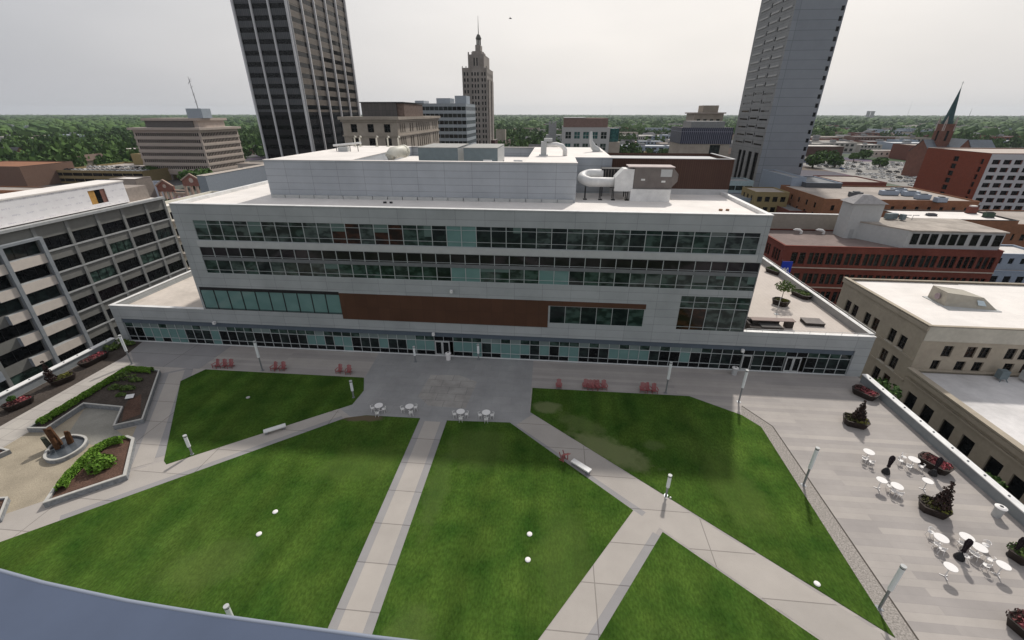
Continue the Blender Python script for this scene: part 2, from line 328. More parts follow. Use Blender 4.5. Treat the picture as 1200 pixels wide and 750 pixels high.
# lawns
WORN=[(6.4,33.9,4.6,1.9,-28,(.165,.185,.085),.8),(.2,40.3,1.8,1.2,0,(.16,.18,.085),.75),(4,37.5,3,1.6,-30,(.12,.15,.055),.5),(-17,30,5,2.5,20,(.085,.13,.03),.4),(17,30,2.5,5,10,(.085,.125,.03),.4),(12,12,3,2,0,(.09,.13,.035),.4),(-8,15,2,3,0,(.10,.14,.04),.4),(-19.6,36.4,2.8,.6,4,(.13,.10,.07),.95),(-6.5,33,3.2,3.5,0,(.09,.13,.035),.45),(-9.2,28,1.2,6,0,(.085,.125,.035),.4),(-24,19,4,2.2,25,(.09,.13,.035),.35),(11,35,1.2,.8,0,(.10,.13,.05),.5),(2,22,2.5,5,0,(.08,.12,.03),.35)]
def lawn_mat():
    m=mat('lawn_grass',(1,1,1),1.0,spec=.02); t=m.node_tree; n=t.nodes; l=t.links; b=n['Principled BSDF']; g=n.new('ShaderNodeNewGeometry')
    def noise(s,d,stretch=None):
        a=n.new('ShaderNodeTexNoise'); a.inputs['Scale'].default_value=s; a.inputs['Detail'].default_value=d
        if stretch:
            q=n.new('ShaderNodeMapping'); q.inputs['Scale'].default_value=stretch; q.inputs['Rotation'].default_value=(0,0,.0); l.new(g.outputs['Position'],q.inputs[0]); l.new(q.outputs[0],a.inputs['Vector'])
        else: l.new(g.outputs['Position'],a.inputs['Vector'])
        return a.outputs['Fac']
    r=n.new('ShaderNodeValToRGB'); e=r.color_ramp.elements; e[0].position=.28; e[0].color=(.026,.066,.010,1); e[1].position=.74; e[1].color=(.069,.118,.020,1)
    l.new(noise(.35,8),r.inputs['Fac'])
    r2=n.new('ShaderNodeValToRGB'); e=r2.color_ramp.elements; e[0].position=.56; e[0].color=(0,0,0,1); e[1].position=.80; e[1].color=(1,1,1,1)
    l.new(noise(.09,5),r2.inputs['Fac'])
    mxx=n.new('ShaderNodeMixRGB'); mxx.inputs['Color2'].default_value=(.105,.155,.035,1); l.new(r.outputs['Color'],mxx.inputs['Color1'])
    f=n.new('ShaderNodeMath'); f.operation='MULTIPLY'; l.new(r2.outputs['Color'],f.inputs[0]); l.new(noise(4,6,(1,.25,1)),f.inputs[1]); l.new(f.outputs[0],mxx.inputs['Fac'])
    r3=n.new('ShaderNodeMapRange'); r3.inputs['From Min'].default_value=.3; r3.inputs['From Max'].default_value=.7; r3.inputs['To Min'].default_value=.72; r3.inputs['To Max'].default_value=1.28
    l.new(noise(7,8,(1,.5,1)),r3.inputs['Value'])
    r4=n.new('ShaderNodeMapRange'); r4.inputs['From Min'].default_value=.35; r4.inputs['From Max'].default_value=.65; r4.inputs['To Min'].default_value=.84; r4.inputs['To Max'].default_value=1.16
    l.new(noise(.5,2,(1,.07,1)),r4.inputs['Value'])
    v=n.new('ShaderNodeVectorMath'); v.operation='SCALE'; l.new(mxx.outputs['Color'],v.inputs[0]); l.new(r3.outputs['Result'],v.inputs['Scale'])
    v2=n.new('ShaderNodeVectorMath'); v2.operation='SCALE'; l.new(v.outputs[0],v2.inputs[0]); l.new(r4.outputs['Result'],v2.inputs['Scale'])
    for (cx,cy,rx,ry,ro,col,amt) in WORN:
        q=n.new('ShaderNodeMapping'); q.vector_type='TEXTURE'; q.inputs['Location'].default_value=(cx,cy,0); q.inputs['Rotation'].default_value=(0,0,R(ro)); q.inputs['Scale'].default_value=(rx,ry,1); l.new(g.outputs['Position'],q.inputs[0])
        ln=n.new('ShaderNodeVectorMath'); ln.operation='LENGTH'; l.new(q.outputs[0],ln.inputs[0])
        ad=n.new('ShaderNodeMath'); ad.operation='MULTIPLY_ADD'; ad.inputs[1].default_value=1.1; l.new(noise(.9,6),ad.inputs[0]); l.new(ln.outputs['Value'],ad.inputs[2])
        mr=n.new('ShaderNodeMapRange'); mr.inputs['From Min'].default_value=1.15; mr.inputs['From Max'].default_value=1.6; mr.inputs['To Min'].default_value=amt; mr.inputs['To Max'].default_value=0; l.new(ad.outputs[0],mr.inputs['Value'])
        mm=n.new('ShaderNodeMixRGB'); mm.inputs['Color2'].default_value=(*col,1); l.new(mr.outputs['Result'],mm.inputs['Fac']); l.new(v2.outputs[0],mm.inputs['Color1']); v2=mm
    l.new(v2.outputs[0],b.inputs['Base Color'])
    bp=n.new('ShaderNodeBump'); bp.inputs['Strength'].default_value=.6; bp.inputs['Distance'].default_value=.06; l.new(noise(9,6),bp.inputs['Height']); l.new(bp.outputs['Normal'],b.inputs['Normal'])
    return m
M_lawn=lawn_mat(); pass
LAWNS=[[(-45.1,41.3),(-44.0,44.15),(-22.8,44.2),(-21.7,41.5),(-21.9,38.7),(-35.4,28.0),(-36.0,28.4)],
 [(-13.5,37.0),(-19.5,36.95),(-21.6,36.3),(-41.6,19.1),(-59,4.1),(-13.3,4.1)],
 [(-10.5,36.9),(-3.7,37.2),(7.7,26.8),(.2,16.2),(-8.3,4.1),(-10.3,4.1)],
 [(-1.6,43.95),(16.8,44.0),(21.6,40.9),(22.9,39.0),(22.7,18.4),(-1.6,39.2)],
 [(9.7,24.9),(21.5,14.6),(32,5),(32,4.1),(-4.6,4.1)]]
for p in LAWNS:
    b=MB(); b.prism(p,-.05,.035); tag(b.build('lawn',M_lawn),kind='structure')
# deck edges
def rail_wall(name,label,cat,x0,x1,y0,y1,side):
    t=thing(name,label,cat,((x0+x1)/2,y0,0))
    def loc(b): b.v=[(x-(x0+x1)/2,y-y0,z) for x,y,z in b.v]; return b
    b=MB(); b.box(x0,x1,y0,y1,0,1.02); loc(b).build('wall',mat('grey_render',(.27,.29,.30),.7,var=.08,scale=2),t)
    b=MB(); b.box(x0-.12,x1+.12,y0,y1,1.02,1.12); loc(b).build('coping',M_coping,t)
    y=y0+1.2
    while y<y1-.5:
        c=MB(); c.box((x0+x1)/2-.06,(x0+x1)/2+.06,y-.06,y+.06,1.12,1.2); loc(c).build('bracket',mat('bracket_grey',(.12,.12,.13),.5),t); y+=1.75 if (int(y*10)%2) else 2.3
    return t
rail_wall('parapet_wall','grey deck parapet with white coping beside the tan stone building','wall',38.75,39.2,4.1,49.2,'R')
rail_wall('parapet_wall','pale deck parapet facing the grey office with projecting sills','wall',-61.95,-61.45,4.1,49.2,'L')
# ============================================================ MAIN BUILDING
FY=50.4
mb_root=thing('office_building','long grey metal panel office with two ribbon window bands behind the lawns','building',(-12,FY,0))
PR=Vector((12,-FY,0))   # children are built in world coordinates
def child(mbd,name,m,root,**k):
    o=mbd.build(name,m,root,**k); o.location=-root.location; return o
inv=bpy.data.objects.new('x',None); bpy.data.objects.remove(inv)
def winroot(root,items,name='window',limit=100):
    before=set(root.children); windows(root,items,name,limit)
    for o in root.children:
        if o not in before: o.location=Vector(o.location)-root.location
wall=MB(); X0,X1=-47.3,24.1; YB=76
B1=(-44.9,23.3,15.4,17.95); B2=(-45.1,24.098,10.95,14.5); B3=(-47.0,-27.45,5.7,8.95); BRN=(-27.45,-.1,5.1,8.8); W4=(.1,11.8,5.7,8.1); W5=(15.9,24.098,5.5,10.1)
facade(wall,'S',X0,FY,X1-X0,5.0,19.9,[(a-X0,c-X0,d,e_) for a,c,d,e_ in (B1,B2,B3,W4,W5)],.13)
facade(wall,'E',X1,FY,YB-FY,4.9,19.9,[(1,6,15.4,17.95),(0.002,9,10.95,14.5),(0.002,9,5.5,10.1)],.13)
facade(wall,'W',X0,FY,YB-FY,4.9,19.9,[],.2)
wall.quad((X1,YB,G0),(X0,YB,G0),(X0,YB,19.9),(X1,YB,19.9))
child(wall,'wall',M_panel,mb_root)
rf=MB(); rf.quad((X0+.01,FY+.01,19.55),(X1-.01,FY+.01,19.55),(X1-.01,YB-.01,19.55),(X0+.01,YB-.01,19.55)); child(rf,'roof',M_white,mb_root)
cp=MB(); cp.box(X0-.05,X1+.05,FY-.06,FY+.55,19.9,19.97); cp.box(X0-.05,X0+.5,FY+.55,YB,19.9,19.97); cp.box(X1-.5,X1+.05,FY+.55,YB,19.9,19.97); cp.box(X0+.5,X1-.5,YB-.5,YB,19.9,19.97); cp.box(X0+.5,X1-.5,FY+.5,FY+.55,19.5,19.9)
cp.box(X0+.45,X0+.5,FY+.5,YB,19.5,19.9); cp.box(X1-.5,X1-.45,FY+.5,YB,19.5,19.9)
child(cp,'coping',M_coping,mb_root)
# window bands
IT=[]; nb=38; bw=(B1[1]-B1[0])/nb
mix1=[G_green,G_green,G_green,G_grey,G_green,G_grey,G_grey,G_green,G_grey,G_grey]+[G_brown,G_brown,G_grey,G_brown,G_brown,G_green]+[G_green,G_dark,G_teal,G_teal,G_dark,G_dark,G_dark,G_dark,G_grey,G_dark,G_grey,G_grey,G_grey,G_grey,G_dark,G_green,G_dark,G_grey,G_green,G_grey,G_grey,G_grey]
for i in range(nb):
    IT.append(('S',X0,FY,B1[0]-X0+i*bw,B1[0]-X0+(i+1)*bw,B1[2],B1[3],.13,mix1[i],M_mull,1,[.24,.8],.038))
winroot(mb_root,IT,'window')
IT=[]; nb=38; bw=(B2[1]-B2[0])/nb
mix2=[G_green,G_dark,G_grey,G_green,G_dark,G_grey,G_green,G_dark,G_grey,G_green,G_green,G_green,G_green,G_green,G_grey,G_green,G_green,G_dark,G_teal,G_teal,G_green,G_green,G_grey,G_green,G_teal,G_teal,G_dark,G_green,G_grey,G_dark,G_grey,G_grey,G_green,G_grey,G_green,G_grey,G_green,G_grey]
for i in range(nb):
    u0,u1=B2[0]-X0+i*bw,B2[0]-X0+(i+1)*bw
    IT.append(('S',X0,FY,u0,u1,10.95,12.85,.13,mix2[i],M_mull,1,[.26],.038))
winroot(mb_root,IT,'window')
IT=[]
for i in range(nb):
    u0,u1=B2[0]-X0+i*bw,B2[0]-X0+(i+1)*bw
    IT.append(('S',X0,FY,u0,u1,12.85,14.5,.13,G_purple,M_mull,1,[.3],.038))
winroot(mb_root,IT,'upper_window')
tr=MB(); tr.box(B2[0],B2[1]-.1,FY+.005,FY+.03,12.75,13.2); child(tr,'transom_strip',mat('grey_strip',(.17,.18,.185),.5),mb_root)
sl=MB(); sl.box(B1[0]-.2,B1[1]+.2,FY-.10,FY-.003,14.56,15.36); child(sl,'sill_band',M_sill,mb_root)
IT=[]; n3=10; bw=(B3[1]-B3[0])/n3
for i in range(n3): IT.append(('S',X0,FY,B3[0]-X0+i*bw,B3[0]-X0+(i+1)*bw,5.7,8.55,.13,G_teal,M_dark,1,[.06],.05))
winroot(mb_root,IT,'window')
bt=MB(); bt.box(B3[0],B3[1],FY+.02,FY+.1,8.55,8.93); child(bt,'blind_box',M_dark,mb_root)
bp_=MB(); bp_.box(BRN[0],-.1,FY-.05,FY-.004,5.1,8.8); bp_.box(-.1,11.9,FY-.05,FY-.004,8.15,8.8); child(bp_,'brown_panel',M_brown,mb_root)
IT=[]; bw=(W4[1]-W4[0])/6
for i in range(6): IT.append(('S',X0,FY,W4[0]-X0+i*bw,W4[0]-X0+(i+1)*bw,5.7,8.1,.13,G_green if i%2 else G_dark,M_mull,1,[],.03))
bw=(W5[1]-W5[0])/5
for i in range(5):
    for (c,d) in ((5.5,8.5),(8.5,10.1)):
        IT.append(('S',X0,FY,W5[0]-X0+i*bw,W5[0]-X0+(i+1)*bw,c,d,.13,(G_brown if i<2 else G_grey) if c<8 else G_green,M_mull,1,[.15] if c<8 else [.5],.03))
for i in range(5):
    IT.append(('E',X1,FY,.002+i*1.8,.002+(i+1)*1.8,10.95,14.5,.13,G_grey,M_mull,1,[.15,.5,.8],.055)); IT.append(('E',X1,FY,.002+i*1.8,.002+(i+1)*1.8,5.5,10.1,.13,G_grey,M_mull,1,[.15,.65],.055))
    if i<3: IT.append(('E',X1,FY,1+i*5/3,1+(i+1)*5/3,15.4,17.95,.13,G_grey,M_mull,1,[.24,.8],.038))
winroot(mb_root,IT,'window')
M_blind=mat('pale_green_blind',(.11,.165,.15),.35,var=.05); M_blind2=mat('grey_blind',(.14,.16,.155),.5,var=.05)
for o in list(mb_root.children):
    if o.name.split('.')[0]=='window' and o.location.z>10.5 and rng.random()<.2 and o.data.materials[0] not in (G_teal,):
        w=max(v.co.x for v in o.data.vertices); h=max(v.co.z for v in o.data.vertices); k=float(rng.choice([.2,.28,.4,.55])); bb_=MB(); u=0 if rng.random()<.6 else w*.45
        bb_.box(u+.03,w-.03,-.0245,-.0205,h*(1-k),h-.03); bb_.build('blind',M_blind if rng.random()<.7 else M_blind2,o)
# ground floor wing
A0,A1=-61.6,39.5; wg=MB()
facade(wg,'S',A0,FY-.004,A1-A0,0,5.6,[(1.0,A1-A0-1.7,0,3.62)],.35)
facade(wg,'E',A1,FY,32,G0,5.4,[],.2); facade(wg,'W',A0,FY,24,G0,5.59,[],.2)
wg.quad((A1,FY+32,G0),(X1,FY+32,G0),(X1,FY+32,5.4),(A1,FY+32,5.4)); wg.quad((X0,FY+24,G0),(A0,FY+24,G0),(A0,FY+24,5.4),(X0,FY+24,5.4))
wg.box(A0+.002,X0-.002,FY+.3,FY+.5,4.5,5.4); wg.box(A0+.002,A0+.4,FY+.5,FY+24,4.5,5.588); wg.box(X1+.002,A1-.002,FY+.3,FY+.5,4.5,5.4)
child(wg,'wing_wall',M_panel,mb_root)
fs=MB(); fs.box(A0+1.0,A1-1.7,FY+.12,FY+.34,2.95,3.61); child(fs,'fascia',M_fascia,mb_root)
wr=MB(); wr.quad((A0+.4,FY+.5,4.75),(X0,FY+.5,4.75),(X0,FY+24,4.75),(A0+.4,FY+24,4.75)); child(wr,'wing_roof',mat('beige_wing_roof',(.56,.50,.44),.85,var=.06,var2=.1,scale2=.3),mb_root)
tt=MB(); tt.quad((X1,FY+.5,4.75),(A1-.4,FY+.5,4.75),(A1-.4,FY+32,4.75),(X1,FY+32,4.75)); child(tt,'terrace',panel('terrace_pavers',(.56,.50,.45),(.54,.48,.43),(.42,.38,.34),.6,.6,.01,.85,flat=True,stain=.06),mb_root)
wc=MB(); wc.box(A0-.04,X0-.01,FY-.06,FY+.5,5.6,5.66); wc.box(A0-.04,A0+.45,FY+.5,FY+24,5.59,5.65); child(wc,'wing_coping',M_coping,mb_root); wc=MB(); wc.box(X1+.06,A1+.04,FY-.06,FY+.5,5.6,5.66); child(wc,'wing_coping',M_coping,mb_root)
tp=MB(); tp.box(A1-.4,A1-.002,FY+.5,FY+32,4.5,5.75); child(tp,'terrace_parapet',mat('terrace_parapet_grey',(.30,.30,.30),.6,var=.06),mb_root)
tc_=MB(); tc_.box(A1-.46,A1+.06,FY+.5,FY+32,5.75,5.82); child(tc_,'terrace_coping',M_coping,mb_root)
# terrace railing
rl=thing('railing','thin white railing on posts around the roof terrace edge','railing',(A1,FY,5.6))
q=MB(); q.tube([(X1+.3,FY+.1,6.0),(A1-.1,FY+.1,6.0)],.025,6); q.tube([(A1-.15,FY+.1,6.15),(A1-.15,FY+32,6.15)],.025,6); child(q,'handrail',M_coping,rl)
for k in range(9): q=MB(); q.tube([(X1+.4+k*1.85,FY+.1,5.66),(X1+.4+k*1.85,FY+.1,6.0)],.02,5); child(q,'post',M_mull,rl)
for k in range(14): q=MB(); q.tube([(A1-.15,FY+1+k*2.2,5.82),(A1-.15,FY+1+k*2.2,6.15)],.02,5); child(q,'post',M_mull,rl)
# ground floor glazing
doors=[(-15.2,-13.2),(24.9,26.0),(30.2,32.0)]
teal_runs=[(-57.5,-51.5),(-48,-46.8),(-32.8,-31.2),(-29,-27.2),(-23.0,-21.2),(-19.5,-15.8),(-12.6,-8.9),(-7.6,-2.5),(-1.2,.6),(1.6,4.2),(8.6,13.8),(17.6,18.8)]
bw=1.3; n=int(round((A1-1.7-A0-1.0)/bw)); bw=(A1-1.7-A0-1.0)/n; up=[];lo=[];kick=[]
for i in range(n):
    u0=1.0+i*bw; xm=A0+u0+bw/2; u1=u0+bw
    if any(a-.2<xm<c+.2 for a,c in doors): up.append(('S',A0,FY,u0,u1,2.25,2.95,.3,G_black,M_mull,1,[],.028)); continue
    g=G_teal if any(a<xm<c for a,c in teal_runs) else rnd([G_black,G_black,G_dark,G_dark])
    up.append(('S',A0,FY,u0,u1,2.25,2.95,.3,(G_mint if xm<20 else G_dark) if rng.random()<.55 else G_green,M_mull,1,[],.028))
    lo.append(('S',A0,FY,u0,u1,.75,2.25,.3,g,M_mull,1,[],.028))
    kick.append(('S',A0,FY,u0,u1,.05,.75,.3,G_black if rng.random()<.75 else g,M_mull,1,[],.028))
winroot(mb_root,up,'transom_window'); winroot(mb_root,lo,'shopfront_window'); winroot(mb_root,kick,'kick_window')
bs=MB(); bs.box(A0+1,A1-1.7,FY+.1,FY+.4,0,.06); child(bs,'base_curb',M_coping,mb_root)
for a,c in doors:
    for s0,s1 in ([(a,(a+c)/2-.02),((a+c)/2+.02,c)] if c-a>1.5 else [(a,c)]):
        d=MB(); d.box(s0,s0+.12,FY+.12,FY+.24,.06,2.25); d.box(s1-.12,s1,FY+.12,FY+.24,.06,2.25); d.box(s0+.12,s1-.12,FY+.12,FY+.24,2.1,2.25); d.box(s0+.12,s1-.12,FY+.12,FY+.24,.06,.3)
        o=child(d,'door',M_sill,mb_root); g=MB(); g.box(s0+.12,s1-.12,FY+.17,FY+.19,.3,2.1); g.build('door_glass',G_black,o)
        g=MB(); g.box(s1-.2,s1-.16,FY+.06,FY+.10,.9,1.5); g.box(s1-.2,s1-.16,FY+.10,FY+.12,1.0,1.05); g.build('handle',M_dark,o)
# facade flood lights
for px,py in ((251,378),(508,391),(529,341),(871,410)):
    x,z=yp(px,py,FY-.35); q=MB(); q.box(-.16,.16,-.16,.16,-.28,.1); q.box(-.05,.05,.16,.33,-.08,0)
    lab={251:'small white wall light near the west end of the ground floor glazing',508:'small white wall light above the double entrance doors',529:'small white wall light above the long rust brown panel',871:'small white wall light near the east end doors'}[px]
    tag(q.build('wall_light',M_coping,loc=(x,FY-.36,z)),lab,'light','wall lights on the grey office')
# ---- penthouse volumes (part of the same building)
P=MB(); px0,px1,py0,py1,pz=-38.6,2.8,57.8,86,24.4
facade(P,'S',px0,py0,px1-px0,19.55,pz,[],.1); facade(P,'E',px1,py0,8,19.55,pz,[],.1); facade(P,'W',px0,py0,py1-py0,19.55,pz,[],.1)
P.quad((px1,py0+8,19.55),(8,py0+8,19.55),(8,py0+8,pz),(px1,py0+8,pz)); P.quad((px1,py1,19.55),(px0,py1,19.55),(px0,py1,pz),(px1,py1,pz))
P.box(-27.2,-27.0,58.5,85.6,22.8,24.3); P.box(-3.8,-3.6,58.5,85.6,22.8,24.3)
child(P,'penthouse_wall',M_pent,mb_root)
P=MB(); P.box(px0-.05,px1+.05,57.72,58.5,24.4,24.47); P.box(px0,-27.0,58.5,py1,24.35,24.42); P.box(-3.8,px1,58.5,66,24.35,24.42); P.box(-3.8,8.0,66,py1,24.35,24.42); P.box(-27,-3.8,85.6,86,24.35,24.42)
P.quad((-27,58.5,22.8),(-3.8,58.5,22.8),(-3.8,85.6,22.8),(-27,85.6,22.8)); child(P,'penthouse_roof',M_white,mb_root)
P=MB(); k=-38.4
while k<2.4: P.box(k,k+1.95,57.45,57.79,19.5,19.98); k+=2.05
child(P,'curb',M_sill,mb_root)
P=MB(); facade(P,'S',8.0,66,16.6,20.3,24.3,[],.1); facade(P,'E',24.6,66,10,19.55,24.3,[],.1); P.quad((24.6,76,19.55),(8,76,19.55),(8,76,24.3),(24.6,76,24.3)); child(P,'mechanical_screen',M_brown2,mb_root)
P=MB(); P.box(8.0,24.55,65.95,66.3,19.55,20.3); P.box(8.0,24.7,65.95,66.3,24.3,24.38); P.box(24.4,24.7,66.3,76,24.3,24.38); P.quad((8,66.3,23.9),(24.4,66.3,23.9),(24.4,76,23.9),(8,76,23.9)); child(P,'screen_trim',mat('pale_grey_trim',(.50,.50,.50),.7,var=.06),mb_root)
# ---- roof equipment
def eq(name,label,cat,loc,group=None): return thing(name,label,cat,loc,0,group)
M_eq=mat('brown_grey_unit',(.17,.15,.14),.6,var=.12,scale=1.2); M_cream=mat('cream_duct',(.62,.60,.52),.5,var=.05,scale=1,coord='obj'); M_bluegrey=mat('blue_grey_unit',(.16,.20,.215),.55,var=.08)
t=eq('air_handler','large brown grey rooftop air handler on white curb beside the brown screen','hvac unit',(12.8,60,19.55))
def lb(name,m,t,*a): b=MB(); b.box(*a); return b.build(name,m,t)
lb('curb',M_coping,t,-2.8,2.3,-.3,2.2,0,1.55); lb('casing',M_eq,t,-2.5,2.4,0,2.6,1.6,4.2); lb('lid',mat('pinkish_lid',(.45,.38,.36),.7),t,-3.3,2.5,-.1,2.7,4.2,4.32)
b=MB(); b.quad((2.4,0,1.8),(3.1,.3,2.5),(3.1,.3,3.4),(2.4,0,4.1)); b.quad((2.4,0,4.1),(3.1,.3,3.4),(3.1,2.4,3.4),(2.4,2.6,4.1)); b.quad((2.4,0,1.8),(2.4,2.6,1.8),(3.1,2.4,2.5),(3.1,.3,2.5)); b.quad((3.1,.3,2.5),(3.1,2.4,2.5),(3.1,2.4,3.4),(3.1,.3,3.4)); b.build('hood',M_eq,t)
lb('hatch',M_sill,t,.8,2.2,-.05,-.01,3.1,4.0)
for a in (-1.6,1.0): lb('vent',M_coping,t,a,a+.5,-.06,-.01,2.4+.2*(a<0),2.62+.2*(a<0))
b=MB(); b.prism([(0,0),(0,0)],0,0) if False else None
pl=[(-4.9,1.2),(-2.55,1.2),(-2.55,4.0),(-3.9,4.0),(-4.9,2.9)]; nv=len(pl)
b.v=[(x,0,z) for x,z in pl]+[(x,2.2,z) for x,z in pl]; b.f=[tuple(range(nv)),tuple(range(2*nv-1,nv-1,-1))]+[(i,i+nv,(i+1)%nv+nv,(i+1)%nv) for i in range(nv)]; b.m=[0]*len(b.f)
b.build('plenum',M_coping,t)
b=MB(); pts=[(-4.8,1,2.2),(-7.0,1,2.2)]+[(-8.0-1.1*math.sin(a),2.1-1.1*math.cos(a),2.2+.25*a) for a in [i*math.pi/8 for i in range(9)]]+[(-6.2,3.2,3.0)]
b.tube(pts,.62,14); b.build('duct',M_coping,t,smooth=True)
for a in (-8.6,-6.6,-4.9,-3.1):
    b=MB(); b.beam((a,.3,0),(a,.3,1.7),.09); b.beam((a,1.7,0),(a,1.7,1.7),.09); b.beam((a,.3,1.5),(a,1.7,1.5),.08); b.box(a-.25,a+.25,.1,.5,0,.12); b.build('support_frame',M_dark,t)
t=eq('louvre_unit','black louvred box at the end of the white round duct','hvac unit',(8,62.6,19.55))
lb('casing',M_dark,t,-1.6,1.9,.3,2.4,1.9,3.7)
for k in range(9): lb('fin',M_eq,t,-1.5+k*.38,-1.42+k*.38,.2,.29,2.0,3.6)
for a in (-1.4,1.6): lb('leg',M_dark,t,a,a+.12,.5,.62,0,1.9)
for (nm,cx0,cx1,lab) in (('a',-19.9,-14.1,'left blue grey rooftop cooling box sunk in the roof well'),('b',-13.2,-8.3,'right blue grey rooftop cooling box with pale grey end panel')):
    t=eq('cooling_unit',lab,'hvac unit',((cx0+cx1)/2,66,22.8),'cooling boxes in the roof well'); w=(cx1-cx0)/2
    lb('casing',M_bluegrey,t,-w,w,0,9,.2,2.7); lb('lid',mat('pale_unit_lid',(.33,.33,.31),.6),t,-w-.05,w+.05,-.05,9.05,2.7,2.78); lb('base_rail',M_dark,t,-w+.1,w-.1,.1,8.9,0,.2); lb('end_panel',M_sill,t,w+.001,w+.04,.2,8.8,.4,2.6)
t=eq('exhaust_duct','cream round exhaust cowl lying at the edge of the penthouse roof','duct',(-23.2,63.5,22.8))
b=MB(); b.tube([(0,0,1.0),(0,0,1.7),(.25,.5,2.1),(.7,1.5,2.2),(1.2,3.2,2.2)],[.75,.8,.85,.8,.8],14); b.build('cowl',M_cream,t,smooth=True); b=MB(); b.tube([(0,0,0),(0,0,1.0)],.6,12); b.build('stack',M_cream,t); b=MB(); b.tube([(1.0,2.7,2.2),(1.08,2.95,2.2)],.9,14); b.build('flange',M_cream,t)
t=eq('exhaust_duct','white bent duct standing on the right part of the penthouse roof','duct',(1.0,68,24.4)); t.scale=(.8,.8,.72)
b=MB(); b.tube([(-3.4,0,2.0),(-1.2,0,2.2),(-.1,0,1.9),(.45,0,1.2),(.5,0,0)],.42,12); b.build('bend',M_coping,t,smooth=True); b=MB(); b.box(-3.9,-2.9,-.7,.7,0,2.7); b.box(-3.4,-1.9,-.5,.7,2.7,3.3); b.build('fan_box',M_sill,t); lb('base',M_sill,t,-4.2,-2.6,-.9,.9,0,.25)
t=eq('exhaust_duct','thin white curved stack at the rear corner of the penthouse roof','duct',(5.5,76,24.4))
b=MB(); b.tube([(0,0,3.0),(.1,0,1.6),(.5,0,.8),(1.1,0,.3),(1.2,0,0)],[.2,.28,.45,.55,.6],12); b.build('stack',M_sill,t,smooth=True); lb('base',M_sill,t,.4,2.0,-.7,.7,0,.12)
t=eq('solar_rail','white pipe rack on small legs on the left penthouse roof','pipe rack',(-34,72.5,24.4))
b=MB(); b.tube([(-1.8,0,.9),(1.6,-.2,1.2),(2.7,.5,1.3)],.16,8); b.build('pipe',M_coping,t)
b=MB(); b.box(-1,.6,-.3,.5,0,.7); b.build('pump',M_sill,t)
for a in (-1.4,0.9,2.2): lb('leg',M_dark,t,a,a+.08,-.04,.04,0,1.0)
for i,(vx,vy) in enumerate(((-37.2,84),(-36.2,84),(-33.0,84),(-30.9,84),(-28.9,84))):
    b=MB(); b.tube([(0,0,0),(0,0,1.5),(.15,0,1.75),(.35,0,1.6)],.14,8); b.box(-.3,.3,-.3,.3,0,.06)
    tag(b.build('vent_pipe',M_cream,loc=(vx,vy,24.42)),'cream gooseneck vent pipe in the row at the back of the left penthouse roof','vent pipe','gooseneck vents on the penthouse roof')
for i,(vx,vy,lab) in enumerate(((-8.9,60.5,'low white pipe box between the two cooling boxes'),(-4.9,61,'low white pipe box right of the cooling boxes'))):
    b=MB(); b.box(-.6,.6,-.3,.3,0,.5); b.tube([(-.6,0,.9),(.5,0,.9),(.5,0,.4)],.15,8); tag(b.build('pipe_box',M_coping,loc=(vx,vy,22.8+.6)),lab,'pipe box')
for vx,vy,lab in ((-21.6,55.2,'pair of tiny dark roof drains in front of the penthouse wall'),(19.9,54.5,'rusty roof drain near the right end of the white roof')):
    b=MB(); b.tube([(0,0,0),(0,0,.18)],.22,10); b.tube([(.8,.05,0),(.8,.05,.18)],.2,10); tag(b.build('roof_drain',M_dark if vx<0 else mat('rust',(.25,.14,.08),.8),loc=(vx,vy,19.56)),lab,'roof drain')
